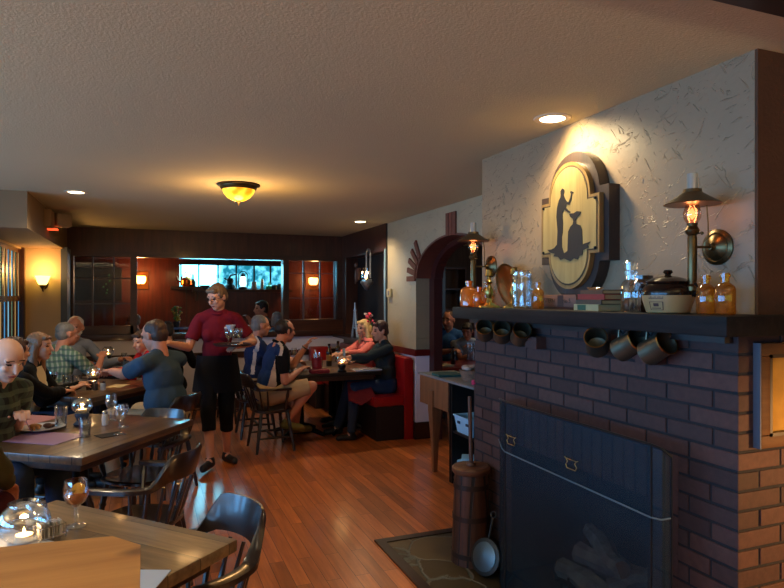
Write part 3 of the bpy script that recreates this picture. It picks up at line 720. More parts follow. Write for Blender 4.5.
# round long-handled pan leaning on the screen
pn = thing('warming_pan', 'round pewter pan with hanging ring leaning by the churn', 'pan', (1.74, 2.99, .006))
Mp = Matrix.Rotation(math.radians(78), 4, 'Y') @ Matrix.Identity(4)
Mp = Matrix.Translation((0, 0, .105)) @ Vector((0, 0, 1)).rotation_difference(Vector((-.86, -.3, .3)).normalized()).to_matrix().to_4x4()
MB().lathe([(.06, -.035), (.095, -.02), (.10, 0), (.098, .004), (.08, .008)], (0, 0, 0), 28, Mp).build('pan_rim', pm('worn_dark_metal', (60, 54, 48), .4, .7), pn)
MB().lathe([(.0, .009), (.078, .0085), (.078, .012), (.04, .02), (0, .023)], (0, 0, 0), 28, Mp).build('pan_lid', pm('pewter', (96, 104, 104), .35, .8), pn)
hd_ = Mp.to_3x3().inverted() @ V(0, 0, 1); hd_.z = 0; hd_.normalize()
MB().tube([Mp @ (hd_*.10), Mp @ (hd_*.16), Mp @ (hd_*.21)], .006, 8).build('handle', MATS['worn_dark_metal'], pn)
MB().tube([Mp @ (hd_*(.228+.018*math.cos(a))+hd_.cross(V(0, 0, 1))*.018*math.sin(a)) for a in [2*PI*i/14 for i in range(14)]], .003, 6, closed=True).build('ring', MATS['worn_dark_metal'], pn)
# fire screen: mesh, see-through, with border and brass handles
def mesh_screen():
    m, nt, out = _base('wire_mesh')
    t = N(nt, 'ShaderNodeBsdfTransparent')
    b = N(nt, 'ShaderNodeBsdfPrincipled'); b.inputs['Base Color'].default_value = rgb((36, 58, 70)); b.inputs['Roughness'].default_value = .5; b.inputs['Metallic'].default_value = .4
    mx = N(nt, 'ShaderNodeMixShader'); tc = N(nt, 'ShaderNodeTexCoord'); nz = N(nt, 'ShaderNodeTexNoise'); nz.inputs['Scale'].default_value = 5
    nt.links.new(tc.outputs['Object'], nz.inputs['Vector']); mr = N(nt, 'ShaderNodeMapRange'); mr.inputs[1].default_value = .3; mr.inputs[2].default_value = .7; mr.inputs[3].default_value = .3; mr.inputs[4].default_value = .46
    nt.links.new(nz.outputs['Fac'], mr.inputs[0]); nt.links.new(mr.outputs[0], mx.inputs[0])
    nt.links.new(t.outputs[0], mx.inputs[1]); nt.links.new(b.outputs[0], mx.inputs[2]); nt.links.new(mx.outputs[0], out.inputs[0])
    return m
M_mesh = mesh_screen(); M_wire = pm('screen_wire', (40, 44, 48), .4, .7)
scn = thing('fire_screen', 'folding black wire mesh fire screen with two brass handles', 'fire screen', (1.70, 2.18, .012))
plan = [(.165, .82), (.10, .76), (.01, .585), (0, .54), (0, -.44), (.02, -.47), (.05, -.485)]
zt = [.93, .975, 1.0, 1.0, 1.0, .99, .96]
sm = MB()
for i in range(len(plan)-1):
    (x0, y0), (x1, y1) = plan[i], plan[i+1]
    sm.loft([[V(x0, y0, 0), V(x0+.003, y0, 0), V(x0+.003, y0, zt[i]), V(x0, y0, zt[i])], [V(x1, y1, 0), V(x1+.003, y1, 0), V(x1+.003, y1, zt[i+1]), V(x1, y1, zt[i+1])]])
sm.build('mesh_panel', M_mesh, scn, smooth=False)
fr = MB()
fr.tube([V(x, y, z) for (x, y), z in zip(plan, zt)], .005, 6); fr.tube([V(x, y, .005) for x, y in plan], .005, 6)
for k in (0, 3, 4, 6): fr.tube([V(plan[k][0], plan[k][1], 0), V(plan[k][0], plan[k][1], zt[k])], .004, 6)
fr.build('frame', M_wire, scn)
sw = MB(); sw.tube([V(x-.004, y, .745+.01*math.sin(i)) for i, (x, y) in enumerate(plan)], .0035, 6); sw.build('seam_wire', pm('pale_seam', (96, 110, 116), .5, .3), scn)
M_brass = pm('aged_brass', (170, 146, 84), .28, 1, var=.2, scale=10)
for y in (.47, .0):
    pts = [V(-.012, y+dy, .82+dz) for dy, dz in ((.045, .022), (.034, .018), (.024, .006), (.036, -.008), (.028, -.022), (-.028, -.022), (-.036, -.008), (-.024, .006), (-.034, .018), (-.045, .022))]
    MB().tube(pts, .0024, 6).tube([pts[1], pts[-2]], .002, 6).build('screen_handle', M_brass, scn)
# logs, each its own
M_bark = pm('birch_bark', (130, 128, 124), .95, var=.9, scale=16, bump=1, bscale=34)
M_cut = pm('log_end', (120, 88, 64), .9, var=.3, scale=30)
logs = [((2.05, 2.72, .12), (2.10, 2.02, .10), .06, 'pale log lying lowest at the front of the firebox'), ((2.22, 2.65, .12), (2.24, 2.05, .12), .065, 'log at the back of the firebox grate'),
        ((2.08, 2.62, .24), (2.2, 2.1, .22), .055, 'log resting across the two lower logs'), ((2.25, 2.75, .27), (2.02, 2.25, .3), .05, 'split log crossing on top of the fire stack'),
        ((2.0, 2.3, .2), (2.28, 2.12, .33), .045, 'short thick log leaning at the narrow end of the stack')]
for p, q, r, lb in logs:
    p, q = Vector(p), Vector(q); c = (p+q)/2; t = thing('firewood_log', lb, 'log', c, 0, 'logs in the firebox')
    P = [(p-c).lerp(q-c, k/7)+V(random.uniform(-.01, .01), 0, random.uniform(-.01, .01)) for k in range(8)]
    brk = MB().tube(P, [r*random.uniform(.78, 1.12) for _ in P], 7).build('bark', M_bark, t)
    d = (q-p).normalized()
    MB().cyl(P[0]-d*.003, P[0]+d*.004, r*.8, seg=12).build('cut_end', M_cut, brk); MB().cyl(P[-1]-d*.004, P[-1]+d*.003, r*.8, seg=12).build('cut_end', M_cut, brk)
gr = thing('fire_grate', 'black iron grate holding the logs', 'grate', (2.15, 2.4, .02))
mb = MB()
for k in range(6): y = -.32+k*.128; mb.tube([(-.16, y, .1), (-.15, y, .035), (.15, y, .035), (.17, y, .1)], .007, 6)
mb.build('bar', M_iron, gr)
mb = MB()
for x in (-.12, .12):
    mb.tube([(x, -.34, .025), (x, .34, .025)], .008, 6)
    for y in (-.3, .3): mb.cyl((x, y, 0), (x, y, .03), .008)
mb.build('leg_frame', M_iron, gr)
# ================================================================ MANTEL THINGS
ZM = MZ1
M_agl = tinted('amber_glass', (250, 200, 106), .9, .06); M_clear = glass('clear_glass'); M_rim = glass('thick_glass', (246, 249, 250), .95, .05, .38)
def bottle(name, label, loc, r, h, mat, neck=.4, group=None, stop=None, sq=1):
    t = thing(name, label, 'bottle', loc, 0, group)
    p = [(r*.9, 0), (r, .006), (r, h*.62), (r*.9, h*.70), (r*neck, h*.80), (r*neck, h*.92), (r*neck*1.25, h*.93), (r*neck*1.25, h)]
    MB().lathe(p, seg=22).build('glass_body', mat, t)
    MB().lathe([(r*neck*1.1, h), (r*neck*1.1, h+.004), (0.001, h+.005)], seg=16).build('lip', mat, t)
    if stop:
        MB().lathe([(r*neck*.8, h*.95), (r*neck*.9, h), (r*neck*1.35, h*1.03), (r*neck*1.45, h*1.22), (r*neck*1.1, h*1.26), (.001, h*1.26)], seg=18).build('stopper', stop, t)
    return t
def on_mantel(px, X): return at(px, 300, X=X)*1
def MP(px, X): p = at(px, 300, X=X); return (p.x, p.y, ZM+.001)
GA = 'amber bottles on the mantel'
M_agd = tinted('backlit_amber', (255, 150, 44), .4, .08)  # light from behind put into an oranger copy of the amber glass
bottle('amber_bottle', 'squat glowing amber flask at the far end of the mantel', MP(469, 1.86), .055, .155, M_agd, .32, GA)
bottle('amber_bottle', 'small amber flask standing before the first brass candlestick', MP(479, 1.84), .035, .115, M_agd, .36, GA)
bottle('amber_bottle', 'tall dim amber bottle tucked behind the glowing flasks', MP(487, 1.98), .036, .15, M_agl, .36, GA)
bottle('amber_bottle', 'slim amber bottle beside the ribbed glass jar', MP(538, 1.84), .03, .13, M_agl, .42, GA)
bottle('amber_bottle', 'amber bottle next to the bean pot, nearer the decanter', MP(706, 1.86), .032, .135, M_agl, .42, GA)
bottle('amber_bottle', 'amber bottle closest to the end of the mantel', MP(725, 1.87), .034, .14, M_agl, .42, GA)
def candlestick(label, loc):
    t = thing('brass_candlestick', label, 'candlestick', loc, 0, 'brass candlesticks on the mantel')
    MB().lathe([(.062, 0), (.06, .008), (.04, .016), (.018, .028), (.013, .05)], seg=24).build('base', M_brass, t)
    MB().lathe([(.013, .05), (.02, .07), (.024, .09), (.014, .115), (.010, .13), (.02, .145), (.012, .155), (.011, .175)], seg=20).build('stem', M_brass, t)
    MB().shell([(.012, .175), (.022, .182), (.02, .19), (.017, .215), (.023, .22)], .003, seg=20).build('candle_cup', M_brass, t)
    return t
cs1 = candlestick('brass candlestick standing next to the glowing amber flasks', MP(489, 1.83))
dup(cs1, MP(514, 1.86), 0, 'brass candlestick in front of the brass plate', scale=1)
pl = thing('brass_plate', 'round brass plate standing on edge against the chimney wall', 'plate', (0, 0, 0)); p = at(511, 300, X=1.96); pl.location = (p.x, p.y, ZM+.131)
Mq = Matrix.Rotation(math.radians(-14), 4, 'Y') @ Matrix.Rotation(-PI/2, 4, 'Y')
MB().lathe([(.0, 0), (.085, 0), (.10, .008), (.128, .014), (.13, .018), (.1, .014), (.084, .006), (0, .005)], seg=40, M=Mq).build('dish', M_brass, pl)
tag(MB().shell([(.042, 0), (.05, .01), (.05, .16), (.042, .19), (.046, .2)], .004, seg=48, ripple=.05, nr=12, ).build('ribbed_glass_jar', M_rim, loc=MP(522, 1.85)), 'tall clear ribbed glass jar between candlestick and amber bottle', 'jar')
# small wooden box sign
sg = thing('wooden_sign', 'low wooden box sign with worn printed lettering on the mantel', 'sign'); p = at(561, 300, X=1.93); sg.location = (p.x, p.y, ZM)
sgb = MB().bb(-.02, .02, -.14, .14, .012, .072, .003).build('sign_board', wood('sign_wood', (118, 78, 60), (96, 60, 46), .6, along=1), sg)
MB().bb(-.026, .02, -.15, .15, 0, .012).build('foot_strip', M_darky, sg)
MB().bb(-.0215, -.0195, -.045, -.0, .014, .070).build('dark_stamp', pm('sign_ink', (52, 34, 28), .7), sgb)
def text(body, name, size, M, mat, parent, ext=.0006):
    cu_ = bpy.data.curves.new('tmp', 'FONT'); cu_.body = body; cu_.size = size; cu_.align_x = 'CENTER'; cu_.align_y = 'CENTER'; cu_.extrude = ext
    o = bpy.data.objects.new('tmp', cu_); COL.objects.link(o)
    dg = bpy.context.evaluated_depsgraph_get(); me = bpy.data.meshes.new_from_object(o.evaluated_get(dg)); bpy.data.objects.remove(o)
    me.transform(M); me.materials.clear(); me.materials.append(mat)
    r = bpy.data.objects.new(name, me); COL.objects.link(r); r.parent = parent; return r
# text basis: reads along -Y, up +Z, faces -X
TB = Matrix(((0, 0, -1, 0), (-1, 0, 0, 0), (0, 1, 0, 0), (0, 0, 0, 1)))
text('WESTERN', 'lettering', .03, Matrix.Translation((-.0212, .09, .042)) @ TB, MATS['sign_ink'], sgb)
text('No 5', 'lettering', .03, Matrix.Translation((-.0212, -.07, .042)) @ TB, MATS['sign_ink'], sgb)
# books
BK = [(.175, .125, .028, (176, 158, 110), 'thick cream and green book at the bottom of the mantel stack'), (.17, .12, .02, (80, 62, 44), 'brown worn book, second from the bottom of the stack'),
      (.165, .115, .024, (150, 44, 30), 'red cloth book in the middle of the stack'), (.155, .115, .018, (96, 62, 38), 'flat tan book on top of the stack')]
p = at(598, 300, X=1.87); z = ZM+.001
for i, (L, W, h, c, lb) in enumerate(BK):
    t = thing('old_book', lb, 'book', (p.x, p.y-.01*i, z), .05*(i % 3)-.05, 'old books stacked on the mantel')
    cm = pm('book_cover_%d' % i, c, .6, var=.2, scale=30)
    cv = MB(); cv.bb(-W/2, W/2, -L/2, L/2, 0, .003); cv.bb(-W/2, W/2, -L/2, L/2, h-.003, h); cv.bb(-W/2-.002, -W/2+.002, -L/2, L/2, 0, h); cvo = cv.build('cover', cm, t)
    MB().bb(-W/2+.002, W/2-.004, -L/2+.004, L/2-.004, .003, h-.003).build('pages', pm('old_paper', (190, 168, 120), .9, var=.2, scale=60, stretch=(1, 1, 20)), t)
    if i == 0: MB().bb(-W/2-.003, -W/2, .0, .06, .002, h-.002).build('spine_label', pm('green_label', (40, 84, 60), .6), cvo)
    z += h+.0005
tag(MB().shell([(.02, 0), (.03, .004), (.038, .012)], .002, seg=20).build('glass_dish', M_rim, loc=(p.x, p.y+.02, z)), 'tiny clear glass dish sitting on top of the books', 'dish')
dc = bottle('glass_decanter', 'clear glass decanter with tall stopper beside the books', MP(631, 1.84), .04, .165, M_rim, .5, None, M_rim)
jg = thing('brown_glass_jar', 'dark brown jar full of corks behind the decanter', 'jar', MP(643, 1.93))
MB().lathe([(.05, 0), (.055, .01), (.055, .12), (.04, .135), (.04, .15)], seg=24).build('jar_body', tinted('brown_glass', (86, 44, 18), .25, .1), jg)
mb = MB()
for i in range(26): mb.cyl(*(lambda c, d: (c-d, c+d))(V(random.uniform(-.028, .028), random.uniform(-.028, .028), .015+i*.0038), V(random.uniform(-1, 1), random.uniform(-1, 1), random.uniform(-.5, .5)).normalized()*.016), .009, seg=8)
mb.build('cork_filling', pm('cork', (120, 76, 44), .9), jg)
# bean pot
bp = thing('bean_pot', 'two-tone stoneware bean pot with dark glazed top and lid', 'pot', MP(668, 1.86))
M_glz = pm('dark_glaze', (34, 18, 12), .16, coat=0, spec=.35, var=.3, scale=8); M_crk = pm('tan_stoneware', (170, 138, 92), .35, var=.08)
lwb = MB().lathe([(.072, 0), (.078, .004), (.092, .05), (.094, .068)], seg=36).build('lower_body', M_crk, bp)
MB().lathe([(.094, .068), (.095, .08), (.09, .098), (.078, .11), (.074, .115)], seg=36).build('shoulder', M_glz, bp)
MB().lathe([(.078, .115), (.08, .12), (.06, .132), (.03, .14), (.012, .142), (.01, .148), (.018, .155), (.014, .164), (.001, .166)], seg=32).build('lid', M_glz, bp)
for a in (-.2, PI+.2):
    d = V(math.sin(a)*.0-math.cos(a)*.3, math.cos(a), 0).normalized()
    MB().tube([d*.082+V(0, 0, .105), d*.105+V(0, 0, .108), d*.112+V(0, 0, .09), d*.104+V(0, 0, .075), d*.09+V(0, 0, .07)], .008, 8).build('handle', M_glz, bp)
aa = math.radians(200)
lbm = MB()
def on_pot(ang, z): r = .0782+(z-.004)*(.014/.046)*.98+.0006 if z < .05 else .0928; return V(r*math.cos(ang), r*math.sin(ang), z)
def pot_rect(a0, a1, z0, z1, n=6, lift=.0004):
    for i in range(n):
        b0 = a0+(a1-a0)*i/n; b1 = a0+(a1-a0)*(i+1)/n
        ps = [on_pot(b0, z0), on_pot(b1, z0), on_pot(b1, z1), on_pot(b0, z1)]
        ps = [Vector((q.x*(1+lift*10), q.y*(1+lift*10), q.z)) for q in ps]
        lbm.poly(ps)
A0, A1 = math.radians(178), math.radians(214)
pot_rect(A0, A1, .055, .058); pot_rect(A0, A1, .060, .063)
for zz in (.012, .042): pot_rect(A0, A1, zz, zz+.002)
for a in (A0, A1-.04): pot_rect(a, a+.04, .012, .044, 1)
pot_rect((A0+A1)/2-.12, (A0+A1)/2+.12, .026, .038, 3); pot_rect(A0+.1, A1-.1, .018, .021)
lbm.build('printed_label', pm('label_ink', (70, 40, 34), .6), lwb)
# hanging mugs
M_pew = pm('dull_pewter', (96, 92, 76), .42, .8, var=.25, scale=20)
def mug(label):
    t = thing('hanging_mug', label, 'mug')
    Mt = Matrix.Rotation(math.radians(-62), 4, 'Y')      # mouth towards -X (room), tipped up a little
    o = MB().shell([(.034, 0), (.043, .008), (.041, .05), (.038, .09), (.041, .1)], .003, seg=28, M=Mt, c=(.02, 0, -.075)); o.build('mug_body', M_pew, t)
    MB().lathe([(.039, .097), (.0425, .097), (.0425, .103), (.039, .103)], (.02, 0, -.075), 28, Mt).build('rim', pm('brassy_rim', (170, 128, 70), .3, 1), t)
    h = [Mt @ V(.042, 0, .085), Mt @ V(.068, 0, .085), Mt @ V(.075, 0, .06), Mt @ V(.072, 0, .035), Mt @ V(.043, 0, .02)]
    MB().tube([q+V(.02, 0, -.075) for q in h], .005, 8).build('handle', M_pew, t)
    MB().tube([V(.03, 0, .02), V(.02, 0, .0), V(.005, 0, -.012), V(-.005, 0, .0)], .0025, 6).build('hook', M_iron, t)
    return t
GM = 'metal mugs hanging under the mantel'
m1 = mug('pewter mug hanging alone-side first of the three at the far end of the mantel'); spots = [(485, 1.83, 1.0, 'pewter mug under the mantel below the first brass candlestick'), (502, 1.83, 1.0, 'pewter mug hanging in the middle of the far trio'), (520, 1.83, 1.15, 'pewter mug hanging below the ribbed jar'),
    (597, 1.82, .8, 'brass-rimmed mug facing straight out below the stacked books'), (624, 1.82, 1.6, 'dented mug tipped sideways below the decanter'), (652, 1.82, 1.55, 'dented mug tipped sideways below the bean pot')]
for i, (px, X, rz, lb) in enumerate(spots):
    q = at(px, 300, X=X); o = m1 if i == 0 else copy_tree(m1)
    o.location = (q.x, q.y, MZ0-.008); o.scale = (1.15,)*3; o.rotation_euler.z = rz; o['label'] = lb; o['group'] = GM
    if i >= 4: o.rotation_euler = (.1, 0, rz)
# oil-lamp style sconces
M_br2 = pm('dark_bronze', (96, 78, 50), .32, .9, var=.3, scale=14)
M_flame_b = glow('bulb_filament', (255, 120, 70), 4)
def oil_sconce(label, loc):
    t = thing('oil_lamp_sconce', label, 'wall lamp', loc, 0, 'oil lamp sconces over the mantel')
    R = Matrix.Rotation(-PI/2, 4, 'Y')
    MB().lathe([(.068, 0), (.068, .006), (.055, .014), (.05, .012), (.038, .022), (.016, .03), (.012, .045), (0, .046)], (0, 0, 0), 32, R).build('wall_plate', M_br2, t)
    MB().tube([(-.04, 0, 0), (-.10, 0, -.002), (-.13, 0, 0)], .005, 8).tube([(-.05, 0, .0), (-.05, 0, .09), (-.06, 0, .18)], .0025, 6).build('arm', M_br2, t)
    MB().lathe([(.012, -.18), (.024, -.165), (.024, -.15), (.014, -.14), (.017, -.12), (.017, .03), (.015, .04), (.024, .05), (.026, .06), (.018, .075), (.02, .085)], (-.13, 0, 0), 20).build('column', M_br2, t)
    MB().tube([(-.13, 0, -.16), (-.115, 0, -.185), (-.09, 0, -.17)], .006, 8).tube([(-.13, .015, .045), (-.13, -.04, .045)], .003, 6).ball((-.13, -.043, .045), .007, 1).build('key', M_br2, t)
    bg = MB().lathe([(.016, .08), (.030, .105), (.032, .125), (.022, .155), (.014, .175)], (-.13, 0, 0), 20).build('bulb_glass', glass('peach_glass', (255, 224, 206), .8, .05, .2), t)
    MB().lathe([(.003, .10), (.011, .115), (.009, .13), (.001, .145)], (-.13, 0, 0), 12).build('flame_bulb', M_flame_b, bg)
    MB().lathe([(.098, .155), (.1, .157), (.06, .182), (.034, .2), (.032, .212), (.028, .212), (.03, .198), (.056, .178), (.09, .156)], (-.13, 0, 0), 36).build('shade', pm('bronze_shade', (110, 88, 58), .4, .8), t)
    MB().shell([(.02, .205), (.019, .27)], .0015, (-.13, 0, 0), 18).build('chimney_glass', tinted('frosty_glass', (236, 232, 220), .45, .3), t)
    return t
L1 = (WX, 1.733, 1.735); os1 = oil_sconce('oil lamp sconce with bronze shade above the bean pot', L1); L2 = (WX, 3.395, 1.735)
dup(os1, L2, 0, 'oil lamp sconce with bronze shade above the glowing amber flasks', scale=1)
# plaque
pq = thing('blacksmith_plaque', 'carved wooden plaque with black blacksmith and anvil silhouette', 'plaque', (WX, 2.515, 1.9)); pq.scale = (1, 1, 1.1)
PB = Matrix(((0, 0, -1, 0), (-1, 0, 0, 0), (0, 1, 0, 0), (0, 0, 0, 1)))     # outline x -> -Y, y -> Z, depth out to -X
def quatre(w, hb, ht, r, rt, g):
    """rect half-width w, from hb to ht, round lobes radius r above and below, grown by g"""
    P = [(w+g, hb-g), (w+g, ht+g), (r+g, ht+g)]
    P += [((r+g)*math.cos(a), ht+g*.3+(rt+g)*math.sin(a)) for a in [PI*i/20 for i in range(1, 20)]]
    P += [(-r-g, ht+g), (-w-g, ht+g), (-w-g, hb-g), (-r-g, hb-g)]
    P += [((r+g)*math.cos(a), hb-g*.3+(rt*.92+g)*math.sin(a)) for a in [PI+PI*i/20 for i in range(1, 20)]]
    P += [(r+g, hb-g)]
    return P
MB().prism(quatre(.223, -.135, .115, .160, .168, .034), 0, .062, PB).build('backing_board', wood('plaque_dark', (58, 42, 34), (34, 24, 20), .45, along=2), pq, ang=30)
MB().prism(quatre(.223, -.135, .115, .160, .165, .0), .062, .088, PB).build('frame_board', wood('plaque_gilt', (150, 118, 66), (110, 82, 44), .4, along=2), pq, ang=30)
MB().prism(quatre(.223, -.135, .115, .160, .165, -.012), .088, .0885, PB).build('groove', pm('groove_dark', (60, 42, 22), .6), pq, ang=30)
fbd = MB().prism(quatre(.223, -.135, .115, .160, .165, -.018), .0885, .091, PB).build('face_board', wood('plaque_face', (168, 146, 92), (134, 112, 66), .4, along=2, grain=2), pq, ang=30)
smith = [(-.115, -.10), (-.09, -.085), (-.085, -.02), (-.095, .05), (-.09, .09), (-.075, .125), (-.06, .14), (-.058, .15), (-.06, .168), (-.045, .18), (-.03, .172), (-.028, .16), (-.034, .148), (-.03, .14), (-.02, .125), (-.01, .115), (.005, .108), (.02, .125), (.028, .145), (.02, .15), (.025, .158), (.045, .15), (.042, .143), (.035, .145), (.03, .12), (.012, .095), (.0, .098), (-.012, .10), (-.015, .085), (.005, .07), (.02, .062), (.018, .056), (-.005, .064), (-.03, .078), (-.045, .06), (-.04, .02), (-.042, -.03), (-.05, -.05), (-.048, -.10), (-.035, -.125), (-.028, -.13),
         (-.002, -.12), (.004, -.03), (.022, -.008), (.04, .0), (.045, .015), (.04, .028), (.02, .038), (.012, .052), (.05, .052), (.075, .058), (.105, .052), (.095, .04), (.075, .03), (.065, .02), (.068, .0), (.1, -.01), (.112, -.03), (.116, -.10), (.13, -.095), (.175, -.09), (.155, -.105), (.165, -.115), (.12, -.125), (.115, -.145), (.09, -.15), (.08, -.165), (.05, -.158), (.02, -.17), (-.03, -.155), (-.06, -.16), (-.08, -.145), (-.12, -.14), (-.11, -.128), (-.15, -.12), (-.175, -.105), (-.14, -.105)]
from mathutils.geometry import tessellate_polygon
sb = MB(); sm_ = [Vector((x*.95, y*.95-.002, 0)) for x, y in smith]
lo_ = [sb.bm.verts.new(PB @ (p+V(0, 0, .091))) for p in sm_]; hi_ = [sb.bm.verts.new(PB @ (p+V(0, 0, .0935))) for p in sm_]
for i in range(len(sm_)): k = (i+1) % len(sm_); sb.bm.faces.new((lo_[i], lo_[k], hi_[k], hi_[i]))
for tr in tessellate_polygon([sm_]): sb.bm.faces.new([hi_[i] for i in tr])
sb._done()
sb.mat(1); [sb.lathe([(.0, .091), (.007, .091), (.006, .097), (0, .099)], (0, 0, 0), 10, PB @ Matrix.Translation((x, y, 0))) for x, y in ((-.2, -.115), (.2, -.115), (-.2, .095), (.2, .095))]
sb.build('silhouette', [pm('silhouette_black', (22, 20, 18), .6), M_iron], fbd)
# framed picture on the brick return
pf = thing('framed_picture', 'gold-toned picture in a wide wooden frame on the brick return', 'picture', (2.165, BY0, 1.205))
mb = MB(); w, h, d = .2, .182, .03
for a, b, c_, e in ((-w, w, h-.045, h), (-w, w, -h, -h+.045), (-w, -w+.045, -h+.045, h-.045), (w-.045, w, -h+.045, h-.045)): mb.bb(a, b, -d, 0, c_, e, .006)
pff = mb.build('frame', wood('gilt_frame', (104, 70, 38), (74, 46, 26), .6, along=0, coat=0, spec=.2), pf)
mb = MB()
for a, b, c_, e in ((-w+.04, w-.04, h-.052, h-.04), (-w+.04, w-.04, -h+.04, -h+.052), (-w+.04, -w+.052, -h+.04, h-.04), (w-.052, w-.04, -h+.04, h-.04)): mb.bb(a, b, -d-.001, -.01, c_, e)
mb.build('inner_fillet', pm('dark_fillet', (46, 26, 16), .4), pff)
MB().bb(-w-.004, -w, -d+.002, 0, -h, h).build('frame_edge', pm('blue_grey_edge', (78, 84, 96), .5), pf)
MB().bb(-w+.045, w-.045, -.012, -.008, -h+.045, h-.045).build('painting', pm('golden_landscape', (170, 132, 58), .95, var=.45, scale=9, stretch=(1, 1, 1.6)), pf)
# thermostat on the arch wall
q = at(391, 293, X=AX); th = thing('wall_thermostat', 'small cream thermostat on the stucco by the arch', 'thermostat', (AX, 6.9, q.z))
MB().bb(-.03, 0, -.06, .06, -.05, .05, .006).build('housing', pm('cream_plastic', (190, 170, 120), .5), th)
MB().bb(-.032, -.029, -.03, .02, -.025, .025).build('display', pm('thermo_window', (96, 84, 60), .3), th)
# ================================================================ CEILING AND WALL LIGHTS
def can_light(label):
    t = thing('recessed_light', label, 'ceiling light', (0, 0, HC), 0, 'recessed ceiling lights')
    MB().lathe([(.062, -.004), (.088, -.005), (.092, -.001), (.092, .0), (.062, .0)], seg=32).build('trim_ring', pm('pale_trim', (210, 196, 170), .5), t)
    MB().lathe([(.001, -.004), (.064, -.004), (.064, -.001), (.001, -.001)], seg=32).build('lens', glow('can_lens', (255, 226, 176), 9), t)
    return t
cans = [((-.55, 5.86), 'recessed light shining near the bulkhead over the bay'), ((2.354, 6.95), 'recessed light near the dark end wall and booth'), ((1.87, 2.56), 'recessed light above the blacksmith plaque')]
c0 = can_light(cans[0][1])
for i, ((x, y), lb) in enumerate(cans):
    o = c0 if i == 0 else copy_tree(c0); o.location = (x, y, HC-.0005); o['label'] = lb
PW = [34, 44, 16]
for i, ((x, y), lb) in enumerate(cans):
    lamp('SPOT', 'can_or_fill_beam', (x, y, HC-.02), PW[i], WARM, .05, target=(x, y, 0), spot=math.radians(140), blend=.8)
lamp('SPOT', 'can_wall_wash', (1.78, 2.56, HC-.03), 26, (1, .78, .42), .06, target=(2.05, 2.5, 1.8), spot=math.radians(140), blend=.9)
lamp('SPOT', 'can_wall_wash', (1.88, 2.56, HC-.02), 11, (1, .80, .40), .05, target=(2.04, 2.55, 2.31), spot=math.radians(100), blend=1)
# bowl lamp
LX, LY = .68, 5.0
cl = thing('ceiling_bowl_lamp', 'amber glass bowl lamp on the ceiling with dark rim and finial', 'ceiling lamp', (LX, LY, HC)); cl.scale = (.86, .86, 1)
M_bowl = None
def bowl_mat():
    m, nt, out = _base('amber_bowl'); e = N(nt, 'ShaderNodeEmission'); e.inputs[1].default_value = 1.5
    lw = N(nt, 'ShaderNodeTexCoord'); sp = N(nt, 'ShaderNodeSeparateXYZ'); nt.links.new(lw.outputs['Object'], sp.inputs[0])
    nz = N(nt, 'ShaderNodeTexNoise'); nz.inputs['Scale'].default_value = 7; nt.links.new(lw.outputs['Object'], nz.inputs['Vector'])
    cr = N(nt, 'ShaderNodeValToRGB'); cr.color_ramp.elements[0].color = rgb((196, 110, 8)); cr.color_ramp.elements[1].color = rgb((255, 214, 60)); cr.color_ramp.elements[0].position = .35; cr.color_ramp.elements[1].position = .6
    nt.links.new(nz.outputs['Fac'], cr.inputs[0]); nt.links.new(cr.outputs[0], e.inputs[0])
    d = N(nt, 'ShaderNodeBsdfPrincipled'); d.inputs['Base Color'].default_value = rgb((200, 140, 40)); d.inputs['Roughness'].default_value = .2
    a = N(nt, 'ShaderNodeAddShader'); nt.links.new(e.outputs[0], a.inputs[0]); nt.links.new(d.outputs[0], a.inputs[1]); nt.links.new(a.outputs[0], out.inputs[0])
    return m
MB().lathe([(.001, -.135), (.05, -.128), (.10, -.105), (.135, -.07), (.15, -.035), (.15, -.03), (.001, -.03)], seg=40).build('glass_bowl', bowl_mat(), cl)
MB().lathe([(.19, -.012), (.195, -.008), (.19, 0), (.0, 0), (0, -.04), (.15, -.042), (.165, -.03), (.17, -.014)], seg=40).build('rim', M_br2, cl)
MB().lathe([(.001, -.165), (.007, -.16), (.004, -.15), (.009, -.146), (.02, -.138), (.018, -.132)], seg=16).build('finial', M_br2, cl)
lamp('POINT', 'bowl_light', (LX, LY, HC-.30), 13, (1, .55, .2), .12)
# tulip wall sconce on the cream wall
ws = thing('tulip_sconce', 'glowing tulip glass sconce on the cream wall of the bay', 'wall lamp', (-1.135, 8.44, 1.66))
MB().shell([(.035, 0), (.055, .03), (.07, .075), (.085, .11)], .004, (0, -.11, .02), 28).build('glass_shade', glow('tulip_glow', (255, 206, 92), 5), ws)
MB().lathe([(.0, -.03), (.012, -.025), (.03, 0), (.038, .022), (.02, .03)], (0, -.11, .0), 20).tube([(0, -.11, -.02), (0, -.07, -.05), (0, -.02, -.01), (0, 0, .03)], .009, 8).build('arm', M_br2, ws)
MB().lathe([(.045, 0), (.045, .01), (.03, .018), (0, .02)], (0, 0, .04), 24, Matrix.Rotation(PI/2, 4, 'X') @ Matrix.Diagonal((1, 1.6, 1, 1))).build('back_plate', M_br2, ws)
lamp('POINT', 'sconce_light', (-1.135, 8.27, 1.85), 7, AMBER, .05)
